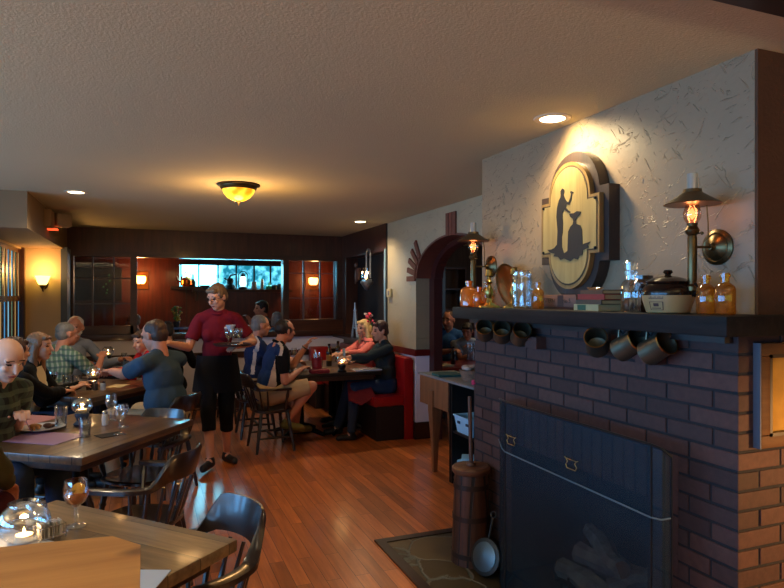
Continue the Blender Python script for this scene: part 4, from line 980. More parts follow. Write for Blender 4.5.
# bar sconces seen through the interior windows
def bar_sconce(label, loc):
    t = thing('bar_sconce', label, 'wall lamp', loc, 0, 'square amber sconces in the bar')
    MB().bb(-.13, .13, -.02, 0, -.15, .15, .005).build('back_plate', pm('copper_plate', (150, 84, 34), .4, .6), t)
    MB().lathe([(.06, -.06), (.085, -.02), (.09, .05), (.08, .07), (.0, .07)], (0, -.10, 0), 20).build('glass_shade', glow('bar_glow', (255, 190, 90), 9), t)
    MB().tube([(0, -.1, -.05), (0, -.05, -.08), (0, 0, -.05)], .01, 6).build('arm', M_br2, t)
    return t
s1 = bar_sconce('amber bar sconce beside the glazed panel nearest the bay', (-.09, 11.5, 1.82)); dup(s1, (2.93, 11.5, 1.82), 0, 'amber bar sconce seen through the glazed panel next to the booth', scale=1)
for x in (-.09, 2.93): lamp('POINT', 'bar_sconce_light', (x, 11.25, 1.84), 14, AMBER, .06)
lamp('AREA', 'bar_window_daylight', (1.48, 11.42, 1.92), 16, (.2, .75, 1), 1.7, target=(1.2, 5, -.4), sy=.4)
# bar shelf and things on it
sh = tag(MB().bb(.0, 1.75, -.18, 0, -.05, 0, .004).bb(.05, .1, -.14, 0, -.2, -.05).bb(1.6, 1.65, -.14, 0, -.2, -.05).build('bar_shelf', M_darkx, loc=(.75, 11.44, 1.67)), 'dark bar shelf under the bright window', 'shelf')
YS = 11.36
def XB(px): return at(px, 280, Y=YS).x
ZB = 1.671
kt = thing('copper_kettle', 'copper pot with spout at the end of the bar shelf', 'kettle', (XB(183)+.06, YS, 1.72))
Mc = pm('copper', (214, 112, 44), .25, 1)
MB().lathe([(.07, 0), (.1, .03), (.1, .1), (.06, .15), (.03, .16), (.001, .19)], seg=24).build('pot_body', Mc, kt)
MB().tube([(-.08, 0, .06), (-.14, 0, .1), (-.16, 0, .17)], [.02, .014, .01], 8).build('spout', Mc, kt)
MB().tube([(-.08, 0, .1), (-.07, 0, .2), (0, 0, .25), (.07, 0, .2), (.08, 0, .1)], .008, 6).build('handle', Mc, kt)
tag(MB().bb(-.25, .3, -.1, .08, 0, .05).bb(.0, .02, -.02, 0, -.5, 0).build('wall_bracket', M_darkx, loc=(XB(186), YS+.05, 1.67)), 'dark wall bracket carrying the copper pot', 'bracket')
shelf_items = [(193, 'dark bottle with long neck on the bar shelf', 'bottle', (28, 34, 44), .05, .26), (205, 'blue-grey bowl on the bar shelf', 'bowl', (60, 84, 104), .09, .07), (254, 'grey tankard beside the black lantern', 'tankard', (110, 112, 110), .055, .14),
    (262, 'tall cream jar on the bar shelf', 'jar', (176, 168, 150), .035, .19), (269, 'green round bottle near the window end', 'bottle', (60, 150, 90), .06, .12), (274, 'dark squat jar at the window end', 'jar', (30, 46, 44), .06, .09), (279, 'small dark jar, last on the bar shelf', 'jar', (34, 56, 60), .05, .1), (218, 'white bottle in front of the bar window', 'bottle', (190, 210, 220), .04, .19)]
for px, lb, cat, c, r, h in shelf_items:
    nm = {'bottle': 'shelf_bottle', 'bowl': 'shelf_bowl', 'tankard': 'shelf_tankard', 'jar': 'shelf_jar'}[cat]
    prof = {'bottle': [(r, 0), (r, h*.5), (r*.35, h*.68), (r*.3, h), (.001, h)], 'bowl': [(r*.5, 0), (r*.9, h*.5), (r, h), (.001, h*.9)], 'tankard': [(r, 0), (r*.85, h), (.001, h)], 'jar': [(r*.8, 0), (r, h*.3), (r, h*.75), (r*.7, h), (.001, h)]}[cat]
    tag(MB().lathe(prof, seg=18).build(nm, pm('shelf_mat_%d' % px, c, .3), loc=(XB(px), YS, ZB)), lb, cat, 'crockery on the bar shelf')
lt = thing('hurricane_lantern', 'black lantern with glowing white globe on the bar shelf', 'lantern', (XB(243), YS, ZB))
MB().lathe([(.07, 0), (.075, .03), (.05, .05)], seg=20).build('base', M_iron, lt)
MB().lathe([(.045, .05), (.062, .1), (.05, .2), (.035, .23)], seg=20).build('globe', glow('globe_white', (220, 240, 255), 1.8), lt)
MB().tube([(-.07, 0, .02), (-.085, 0, .1), (-.08, 0, .27), (-.03, 0, .32), (.03, 0, .32), (.08, 0, .27), (.085, 0, .1), (.07, 0, .02)], .009, 6).build('cage', M_iron, lt)
MB().lathe([(.05, .23), (.045, .26), (.02, .29), (.001, .3)], seg=16).build('cap', M_iron, lt)
pg = thing('dark_pump', 'dark cast pump with handle silhouetted in the bar window', 'pump', (XB(230), YS, ZB))
MB().lathe([(.12, 0), (.1, .06), (.06, .1), (.07, .16), (.05, .2)], seg=18).build('pump_body', M_iron, pg)
MB().tube([(-.02, 0, .2), (.02, 0, .25), (.12, 0, .27)], [.02, .02, .012], 8).tube([(-.04, 0, .15), (-.1, 0, .2)], .015, 6).build('handle', M_iron, pg)
# bar ledge tables, blue window light painted into their tops, and a little plant
bl = thing('bar_ledge', 'thin bar table with blue window light in its colour beyond the opening', 'table', (.42, 9.7, 0))
MB().box((0, 0, 1.08), (.55, .4, .03)).build('ledge_top', pm('blue_lit_ledge', (90, 120, 170), .12, coat=.6), bl); MB().cyl((0, 0, .0), (0, 0, 1.07), .04).build('post', M_iron, bl)
bl2 = thing('bar_ledge', 'thin glossy ledge behind the glazed panel by the bay', 'table', (-.35, 9.3, 0))
MB().box((0, 0, .98), (.8, .4, .03)).build('ledge_top', pm('blue_lit_ledge', (90, 120, 170), .12), bl2); MB().cyl((0, 0, .0), (0, 0, .97), .04).build('post', M_iron, bl2)
po = thing('potted_flowers', 'little pot of yellow and green flowers on the blue-lit bar table', 'plant', (.42, 9.7, 1.095))
MB().shell([(.04, 0), (.055, .08)], .004, seg=16).build('pot', pm('dark_pot', (40, 40, 46), .5), po)
mb = MB()
for i in range(26):
    a = random.uniform(0, 2*PI); r = random.uniform(.0, .08); z = random.uniform(.1, .3); mb.mat(i % 2)
    mb.tube([(0, 0, .07), (math.cos(a)*r, math.sin(a)*r, z)], .003, 4); mb.ball((math.cos(a)*r, math.sin(a)*r, z), (.022, .022, .014), 1)
mb.build('blossom', [pm('yellow_petal', (210, 180, 60), .6), pm('leaf_green', (60, 130, 60), .6)], po)
# dark picture / TV behind the left glazed panel
tv = thing('dark_cabinet_screen', 'dark glass-fronted case on the bar wall behind the glazed panel', 'cabinet', (-.83, 11.49, 1.75))
MB().bb(-.45, .45, -.1, 0, -.27, .27, .01).build('case', M_black, tv)
mb = MB()
for i in range(7): mb.ball((.22+random.uniform(-.05, .05), -.115, -.15+i*.05), (.016, .01, .02), 1)
mb.build('green_glint', pm('green_bits', (70, 150, 90), .4), tv)
# emergency light on the bulkhead
em = thing('emergency_light', 'boxy cream emergency light with red lamp on the bulkhead', 'emergency light', (BX, 7.1, 2.31))
MB().bb(-.04, .06, -.22, .1, -.08, .09, .008).build('housing', pm('cream_box', (150, 120, 84), .5), em)
MB().box((.12, .1, .02), (.16, .12, .14), rz=.6, bevel=.02).build('lamp_head', pm('cream_head', (140, 124, 100), .5), em)
MB().bb(.0, .09, -.02, .08, -.09, -.075).build('red_indicator', glow('red_led', (255, 80, 40), 1.6), em)
# wall lantern and ornaments on the dark end of the arch wall
wl = thing('mirror_candle_lantern', 'tall narrow metal candle lantern hanging on the dark panelling', 'wall lamp', (AX-.03, 7.56, 1.62))
hoop = [V(-.02, .075*math.cos(a), .46+.075*math.sin(a)) for a in [PI*i/12 for i in range(13)]]
MB().tube([V(-.02, .075, .16)]+hoop+[V(-.02, -.075, .16)], .013, 8).build('hoop', pm('silver_metal', (130, 130, 130), .35, .7), wl)
MB().bb(-.08, 0, -.085, .085, .12, .145).lathe([(.001, .0), (.03, .02), (.085, .10), (.085, .12)], (-.04, 0, 0), 12).build('cup', MATS['silver_metal'], wl)
MB().shell([(.055, .145), (.06, .2), (.05, .3)], .002, (-.05, 0, 0), 18).build('glass', M_clear, wl)
MB().lathe([(.01, .15), (.018, .19), (.001, .25)], (-.05, 0, 0), 12).build('flame', glow('lantern_flame', (255, 190, 110), 12), wl)
ea = thing('carved_eagle', 'small carved bird ornament on the dark panelling', 'ornament', (AX-.04, 8.05, 1.72))
MB().ball((0, 0, .12), (.03, .05, .1), 2).ball((0, .03, .25), (.025, .03, .04), 2).tube([(0, -.03, .18), (0, -.08, .2), (0, -.09, .05)], [.02, .03, .008], 6).tube([(0, .04, .1), (0, .06, .0)], [.02, .01], 6).build('bird_body', pm('carved_wood', (92, 60, 42), .6), ea)
tw = thing('tower_ornament', 'pale star-topped ornament standing on the ledge behind the blonde woman', 'ornament', (2.6, 7.9, 1.001))
mb = MB()
for sx in (-1, 1): mb.tube([(0, sx*.11, .0), (0, sx*.05, .16), (0, sx*.012, .36)], [.02, .016, .012], 6)
mb.tube([(0, -.07, .12), (0, .07, .12)], .012, 6).tube([(0, 0, .34), (0, 0, .46)], [.014, .005], 6)
for k in range(5): a = 2*PI*k/5+PI/2; mb.tube([(0, 0, .34), (0, .07*math.cos(a), .34+.07*math.sin(a))], [.014, .003], 5)
mb.build('ornament_body', pm('silver_blue', (140, 160, 185), .4, .2), tw)
fl = thing('flower_pot', 'pot of pink and white flowers behind the woman in the dark sweater', 'plant', (2.6, 7.35, 1.0))
MB().shell([(.06, 0), (.08, .1)], .005, seg=18).build('pot', pm('dark_pot', (40, 40, 46), .5), fl)
mb = MB()
for i in range(34):
    a = random.uniform(0, 2*PI); r = random.uniform(0, .13); z = random.uniform(.14, .34)
    mb.mat(2); mb.tube([(0, 0, .08), (math.cos(a)*r*.7, math.sin(a)*r, z)], .003, 4)
    mb.mat(random.choice((0, 1, 2))); mb.ball((math.cos(a)*r*.7, math.sin(a)*r, z), (.028, .028, .018), 1)
mb.build('blossom', [pm('pink_petal', (210, 60, 80), .6), pm('white_petal', (210, 200, 196), .6), MATS['leaf_green']], fl)
# corner cupboard under the ornaments
struct('trim_16', MB().bb(2.5, AX, 7.1, 8.62, .965, 1.0), M_darky)
# far room fittings
rs = thing('wall_shelf_unit', 'dark shelves of jars and framed cards in the room beyond the arch', 'shelf', (4.4, 9.5, 1.3))
mb = MB(); [mb.bb(-.6, .6, -.25, 0, z, z+.03) for z in (0, .35, .7)]; mb.bb(-.62, -.6, -.25, 0, 0, .73); mb.bb(.6, .62, -.25, 0, 0, .73); mb.build('shelf_boards', M_darkx, rs)
for x, z, c, lb in ((-.42, .0, (90, 130, 120), 'greenish framed card on the far dark shelves'), (-.05, .35, (140, 100, 60), 'tan framed card on the far dark shelves')):
    t = thing('framed_card', lb, 'picture', (4.4+x, 9.42, 1.331+z)); MB().bb(-.1, .1, -.02, 0, 0, .2, .004).build('frame', M_darkx, t); MB().bb(-.08, .08, -.023, -.02, .02, .18).build('card', pm('card_%d' % int(c[0]), c, .6), t)
# ================================================================ TABLEWARE
M_flame = glow('candle_flame', (255, 200, 110), 30); M_wax = pm('wax', (230, 214, 180), .5)
def globe_candle(label, loc, r=.075, open_top=True, base=None, power=.5, name='globe_candle', grp='glass globe candles on the tables'):
    t = thing(name, label, 'candle', loc, 0, grp); z0 = 0
    if base:
        MB().lathe([(.045, 0), (.05, .01), (.03, .03), (.042, .06), (.04, .075)], seg=24).build('holder_base', base, t); z0 = .07
    pr = []
    a0, a1 = math.radians(-62), math.radians(58 if open_top else 80)
    for i in range(15):
        a = a0+(a1-a0)*i/14; pr.append((r*math.cos(a), z0+r*.86+r*.86*math.sin(a)))
    if open_top: pr.append((r*.60, pr[-1][1]+.008))
    MB().shell(pr, .003, seg=32).build('glass_globe', M_clear, t)
    wx = MB().lathe([(.001, z0+.006), (.026, z0+.006), (.026, z0+.028), (0, z0+.028)], seg=20).build('wax_candle', M_wax, t)
    MB().lathe([(.001, z0+.03), (.004, z0+.036), (.0035, z0+.042), (.0006, z0+.052)], seg=10).build('flame', M_flame, wx)
    lamp('POINT', 'candle_light', (loc[0], loc[1], loc[2]+z0+.05), power, (1, .6, .25), .012)
    return t
def stem_glass(label, loc, r=.036, h=.155, drink=None, fill=.5, cat='glass', name='stemmed_glass', group='stemmed glasses'):
    t = thing(name, label, cat, loc, 0, group)
    sh_ = h*.42
    MB().lathe([(.034, 0), (.034, .002), (.012, .006), (.005, .012), (.005, sh_), (.012, sh_+.004)], seg=24).build('stem', M_rim, t)
    bowl = [(.008, sh_), (r*.75, sh_+.018), (r, sh_+.045), (r*.98, sh_+.065), (r*.86, h)]
    bo = MB().shell(bowl, .0015, seg=28).build('bowl', M_clear, t)
    if drink:
        zf = sh_+(h-sh_)*fill
        pr = [(.006, sh_+.003)]+[(x-.003, z) for x, z in bowl[1:] if z < zf]+[(r*.95, zf), (.001, zf)]
        MB().lathe(pr, seg=24).build('drink', drink, bo)
    return t
def tumbler(label, loc, r=.035, h=.12, drink=None, fill=.5, group='tumblers on the tables'):
    t = thing('glass_tumbler', label, 'glass', loc, 0, group)
    tg = MB().shell([(r*.82, 0), (r*.86, .01), (r, h)], .002, seg=24, ripple=.0).build('tumbler_glass', M_rim, t)
    if drink: MB().lathe([(r*.78, .008), (r*(.8+.15*fill), h*fill), (.001, h*fill)], seg=20).build('drink', drink, tg)
    return t
M_beer = tinted('amber_drink', (246, 160, 40), .6); M_red = tinted('red_wine', (60, 8, 12), .1); M_water = tinted('ice_water', (226, 234, 238), .9, .05)
M_ice = glass('ice', (225, 232, 236), .9, .1, .5)
TZ = .751
def T(px, py, z=TZ): return at(px, py, Z=z)
# table A
ag = stem_glass('stemmed glass of amber drink with orange slice', T(76, 526), .042, .16, M_beer, .55, 'drink', 'snifter_glass', None)
MB().lathe([(.001, 0), (.022, .001), (.022, .005), (.001, .006)], (.008, -.006, .128), 20, Matrix.Rotation(.9, 4, 'X')).build('orange_slice', pm('orange_peel', (240, 160, 30), .5), ag)
mb = MB()
for a, b in ((-.012, .01), (.005, .016), (-.01, -.014)): mb.box((a, b, .122), (.016, .016, .014), rz=a*80)
mb.build('ice_cube', M_ice, ag)
globe_candle('fish-bowl candle on the weathered plank table', T(24, 543), .078, True, None, .8)
jr = thing('condiment_jar', 'clear open jar behind the fish-bowl candle', 'jar', T(36, 527)); MB().shell([(.03, 0), (.035, .01), (.035, .075), (.03, .085)], .002, seg=24).build('jar_glass', M_rim, jr)
cd = thing('chrome_caddy', 'chrome wire caddy with sugar packets by the fish-bowl candle', 'caddy', T(50, 538), .5)
mb = MB()
for z in (.01, .045): mb.tube([(-.04, -.025, z), (.04, -.025, z), (.04, .025, z), (-.04, .025, z)], .002, 6, closed=True)
for x in (-.04, 0, .04):
    for y in (-.025, .025): mb.cyl((x, y, 0), (x, y, .047), .0018, seg=6)
mb.build('wire_frame', pm('chrome', (200, 200, 205), .12, 1), cd)
mb = MB(); [mb.box((-.032+.009*i, 0, .03), (.003, .04, .05), rz=random.uniform(-.2, .2)) for i in range(8)]; mb.build('sugar_packet', pm('packet_paper', (200, 190, 175), .7), cd)
M_paper = pm('white_paper', (196, 204, 214), .7, var=.03)
tag(MB().box((0, 0, .001), (.2, .28, .002)).build('paper_placemat', M_paper, loc=T(-2, 545), rz=.7), 'white paper mat under the fish-bowl candle', 'placemat')
tag(MB().box((0, 0, .0015), (.17, .12, .003)).build('paper_napkin', M_paper, loc=T(133, 580), rz=-.4), 'white napkin peeking out past the honey pine stand', 'napkin')
# table B
rzB = math.atan2(.812, .583)
def TBp(a, b): q = Vector((-.294, 3.41, 0))+E1B*a+E2B*b; return (q.x, q.y, TZ)
M_vio = pm('violet_paper', (150, 118, 160), .6, var=.04); M_pnk = pm('rose_paper', (176, 110, 100), .6)
q = T(44, 438); pm1 = tag(MB().box((0, 0, .001), (.26, .37, .002)).build('paper_placemat', M_vio, loc=(q.x, q.y, TZ), rz=rzB), 'violet paper placemat at the near edge of the dark oak table', 'placemat')
q = T(30, 421); tag(MB().box((0, 0, .001), (.36, .26, .002)).build('paper_placemat', M_pnk, loc=(q.x-.03, q.y, TZ+.0005), rz=rzB), 'rose placemat under the bald man\'s plate', 'placemat')
q = T(42, 430); pt = thing('dinner_plate', 'white plate with leftover food before the bald man', 'plate', (q.x, q.y, TZ+.003))
MB().lathe([(.001, 0), (.07, 0), (.085, .006), (.125, .016), (.127, .018), (.12, .018), (.08, .007), (.001, .005)], seg=36).build('dish', pm('white_china', (200, 205, 215), .2, coat=.5), pt)
mb = MB(); mb.ball((.03, .0, .022), (.026, .02, .016), 2); mb.ball((.05, .03, .016), (.018, .014, .01), 2); mb.build('meat', pm('dark_meat', (70, 36, 26), .6, bump=1), pt)
mb = MB(); mb.ball((-.04, .02, .02), (.035, .03, .016), 2); [mb.ball((random.uniform(-.07, .0), random.uniform(-.04, .04), .016), .01, 1) for _ in range(8)]; mb.build('side_dish', pm('food_tan', (180, 130, 80), .7), pt)
tumbler('water tumbler behind the plate on the dark oak table', T(61, 427), .037, .125, M_water, .5)
tumbler('short tumbler of dark water in front of the globe lamp', T(85, 437), .034, .11, M_water, .7)
gl_ = globe_candle('globe candle on a blue pedestal base', T(82, 425), .06, False, pm('blue_base', (40, 62, 96), .3, coat=.5), .7)
tag(MB().box((0, 0, .0015), (.14, .10, .003)).build('cocktail_napkin', pm('black_napkin', (26, 26, 32), .9), loc=T(110, 435), rz=.5), 'black napkin under the tall wine glass', 'napkin')
stem_glass('empty wine glass on the black napkin', T(120, 434, TZ+.003), .033, .165)
stem_glass('empty wine glass behind the salt shaker', T(111, 420), .036, .165)
stem_glass('water goblet lit blue between the two wine glasses', T(123, 427), .034, .14, M_water, .5)
slt = thing('salt_shaker', 'white salt shaker by the wine glasses', 'shaker', T(105, 425)); MB().lathe([(.018, 0), (.02, .04), (.016, .07)], seg=16).build('shaker_body', pm('salt_white', (220, 220, 225), .4), slt); MB().lathe([(.017, .07), (.017, .08), (.01, .09), (.001, .092)], seg=16).build('cap', MATS['chrome'], slt)
# table C
stem_glass('glass of red wine near the long-haired woman', T(53, 389), .036, .15, M_red, .7)
tumbler('faceted tumbler nearer the red wine', T(67, 389), .037, .12, M_water, .4); tumbler('faceted tumbler beside the spice jars', T(76, 389), .037, .12, M_water, .4)
globe_candle('low globe candle in the middle of the family table', T(93, 386, TZ), .06, True, pm('brown_base', (60, 34, 24), .4), .5)
for i, (px, c, lb) in enumerate(((89, (50, 24, 18), 'brown spice jar before the family globe candle'), (95, (70, 64, 60), 'dark pepper jar before the family globe candle'), (103, (200, 205, 215), 'clear salt jar near the man\'s wrist'))):
    t = thing('spice_jar', lb, 'jar', T(px, 390), 0, 'spice jars on the family table'); MB().lathe([(.022, 0), (.024, .05), (.02, .06)], seg=16).build('jar_body', pm('spice_%d' % i, c, .25, coat=.5), t); MB().lathe([(.02, .06), (.02, .075), (.001, .077)], seg=16).build('cap', MATS['chrome'], t)
M_menu = pm('menu_card', (206, 186, 140), .6)
for i, (px, py, rz, lb) in enumerate(((58, 391, .3, 'cream menu card under the red wine'), (84, 383, .9, 'cream menu card behind the tumblers'), (118, 386, 1.2, 'cream menu card by the man in slate'))):
    tag(MB().box((0, 0, .001), (.2, .13, .002)).build('menu_card', M_menu, loc=T(px, py)+V(0, 0, .0003*i), rz=rz), lb, 'menu', 'menu cards on the family table')
# table D
globe_candle('globe candle on the blue-lit table by the half wall', T(108, 362), .07, True, pm('dark_base', (26, 26, 34), .4), .6)
stem_glass('stemmed glass of golden beer at the blue-lit table', T(94, 364), .05, .2, tinted('golden_beer', (220, 180, 40), .3), .7)
for i, (px, py, lb) in enumerate(((88, 366, 'blue-lit bowl near the golden beer'), (116, 362, 'blue-lit bowl next to the globe candle'))):
    tag(MB().shell([(.04, 0), (.07, .015), (.085, .035)], .004, seg=24).build('china_bowl', pm('blue_lit_china', (120, 160, 215), .25), loc=T(px, py)), lb, 'bowl', 'bowls on the blue-lit table')  # blue light is put into the china colour
for px, py, lb in ((124, 362, 'clear tumbler past the boy side of the blue-lit table'), (126, 365, 'clear tumbler right behind the boy')): tumbler(lb, T(px, py), .035, .11, M_water, .3)
# table E
qE = T(317, 372); bkt = thing('cutlery_caddy', 'red pail of cutlery on the long booth table', 'caddy', (qE.x, qE.y, TZ))
MB().shell([(.05, 0), (.062, .15)], .004, seg=24).build('pail', tinted('pink_acrylic', (190, 60, 80), .4), bkt)
mb = MB(); [mb.tube([(random.uniform(-.03, .03), random.uniform(-.03, .03), .02), (random.uniform(-.05, .05), random.uniform(-.05, .05), random.uniform(.18, .23))], [.003, .009], 6) for _ in range(9)]; mb.build('cutlery', MATS['chrome'], bkt)
tag(MB().box((0, 0, .02), (.2, .13, .04), bevel=.015).build('folded_napkin', pm('maroon_cloth', (110, 16, 26), .85, bump=.5), loc=(qE.x, qE.y-.09, TZ)), 'maroon folded napkin in front of the cutlery pail', 'napkin')
M_dkgl = tinted('dark_bottle_glass', (46, 22, 12), .15, .08)
for px, py, lb, c in ((329, 366, 'dark beer bottle behind the red pail', (160, 120, 60)), (338, 362, 'blue-labelled beer bottle near the blonde woman', (130, 180, 220))):
    t = bottle('beer_bottle', lb, T(px, py), .032, .25, M_dkgl, .42, 'beer bottles on the booth table'); MB().lathe([(.0325, .06), (.0325, .13), (.032, .13), (.032, .06)], seg=22).build('paper_label', pm('lab_%d' % px, c, .6), t)
globe_candle('globe candle in dark holder in the centre of the booth table', T(342, 372), .06, True, M_iron, .6)
dk = T(350, 364); stem_glass('small wine glass held near the phone at the booth table', dk, .035, .15)
pe = T(366, 370); p_ = thing('booth_plate', 'white oblong plate on the booth table edge', 'plate', (pe.x, pe.y, TZ)); MB().box((0, 0, .008), (.3, .2, .012), bevel=.005).build('platter', pm('white_china', (200, 205, 215), .2), p_)
stem_glass('wine glass near the grey-haired man in navy', T(294, 361), .036, .16); stem_glass('wine glass behind the polo man\'s arm', T(301, 362), .036, .16); tumbler('dark tumbler by the grey-haired man', T(288, 362), .035, .12, M_dkgl, .8)
pe = T(298, 371); tag(MB().lathe([(.001, .003), (.07, .004), (.11, .016), (.112, .019), (.07, .008), (.001, .007)], seg=32).build('dinner_plate', MATS['white_china'], loc=(pe.x, pe.y, TZ)), 'white plate by the elbow of the polo man', 'plate')
# table F through the arch
for i, (px, lb, cc) in enumerate(((437, 'tall clear water jug on the red-edged table', M_water), (458, 'tall iced glass before the boy in the far room', M_water))):
    q = T(px, 354); q.y = min(max(q.y, 6.3), 6.75); q.x = max(q.x, 3.08); tumbler(lb, (q.x, q.y, TZ), .055, .22, cc, .7, None)
q = T(447, 354); t = bottle('sauce_bottle', 'dark sauce bottle in the middle of the red-edged table', (3.35, 6.5, TZ), .03, .2, M_dkgl, .45)
tag(MB().box((0, 0, .01), (.25, .18, .02), bevel=.006).build('bread_board', M_menu, loc=(3.12, 6.35, TZ)), 'cream board at the end of the red-edged table', 'board')
bf = thing('high_back_bench', 'dark red bench back in the room beyond the arch', 'bench', (3.75, 7.6, 0)); MB().bb(-.75, .75, -.25, .2, 0, .44).build('seat', pm('far_red', (96, 20, 18), .5), bf); MB().bb(-.75, .75, .2, .3, 0, .95, .02).build('backrest', M_darkx, bf)
# ================================================================ PEOPLE
def grow(name, prims, mats, parent, voxel=.008, smooth=4, paint=None, wob=0, ws=9):
    mb = MB()
    for p in prims:
        if p[0] == 'c':
            _, a, b, ra, rb = p[:5]; flat = len(p) > 5
            a, b = Vector(a), Vector(b)
            if (a-b).length > 1e-4: mb.cyl(a, b, ra, rb, 16)
            if not flat: mb.ball(a, ra*.995, 2); mb.ball(b, rb*.995, 2)
        elif p[0] == 'e': mb.ball(p[1], p[2], 3, p[3] if len(p) > 3 else None)
        elif p[0] == 'l': mb.loft(p[1])
    bmesh.ops.recalc_face_normals(mb.bm, faces=mb.bm.faces)
    me = bpy.data.meshes.new('tmp'); mb.bm.to_mesh(me); mb.bm.free()
    o = bpy.data.objects.new('tmp', me); COL.objects.link(o)
    r = o.modifiers.new('r', 'REMESH'); r.mode = 'VOXEL'; r.voxel_size = voxel
    s = o.modifiers.new('s', 'SMOOTH'); s.iterations = smooth; s.factor = .5
    bpy.context.view_layer.update()
    dg = bpy.context.evaluated_depsgraph_get()
    me2 = bpy.data.meshes.new_from_object(o.evaluated_get(dg)); bpy.data.objects.remove(o); bpy.data.meshes.remove(me)
    me2.name = name
    if wob:
        me2.calc_loop_triangles() if False else None
        nr = [v.normal.copy() for v in me2.vertices]
        for v, n in zip(me2.vertices, nr):
            q = v.co*ws; v.co += n*wob*(noise.noise(q)+.5*noise.noise(Vector((q.x*2.3, q.y*2.3, q.z*1.2))))
    if not isinstance(mats, (list, tuple)): mats = [mats]
    me2.materials.clear()
    for m in mats: me2.materials.append(m)
    if paint:
        for f in me2.polygons: f.material_index = paint(f.center)
    me2.polygons.foreach_set('use_smooth', [True]*len(me2.polygons)); me2.update()
    ob = bpy.data.objects.new(name, me2); COL.objects.link(ob); ob.parent = parent
    return ob
def skin(name, c): return pm('skin_'+name, c, .5, var=.07, scale=14, spec=.4)
SK = {'fair': skin('fair', (205, 150, 122)), 'ruddy': skin('ruddy', (196, 132, 106)), 'tan': skin('tan', (180, 122, 92)), 'pale': skin('pale', (214, 166, 142))}
M_lip = pm('lips', (160, 84, 76), .5); M_eye = pm('eye_dark', (30, 24, 22), .2); M_eyew = pm('eye_white', (205, 200, 195), .3)
HAIR = {k: pm('hair_'+k, c, .55, var=.5, scale=40, bump=.7, bscale=60, stretch=(1, 1, .3)) for k, c in dict(brown=(66, 44, 32), chestnut=(120, 82, 52), dark=(30, 22, 20), grey=(120, 116, 112), white=(200, 194, 184), blonde=(206, 170, 112), ash=(108, 86, 64), auburn=(60, 30, 26)).items()}
def fab(name, c, var=.12): return pm('cloth_'+name, c, .9, var=var, scale=9, bump=.3, bscale=220, spec=.2)
M_shoe = pm('dark_shoe', (22, 20, 22), .5)
def ik(S, T, l1, l2, pole):
    d = T-S; L = d.length
    if L > (l1+l2)*.985: T = S+d.normalized()*(l1+l2)*.985; d = T-S; L = d.length
    n = d.normalized(); a = (l1*l1-l2*l2+L*L)/(2*L); h = math.sqrt(max(l1*l1-a*a, 0))
    p = pole-n*pole.dot(n); p.normalize()
    return S+n*a+p*h, T
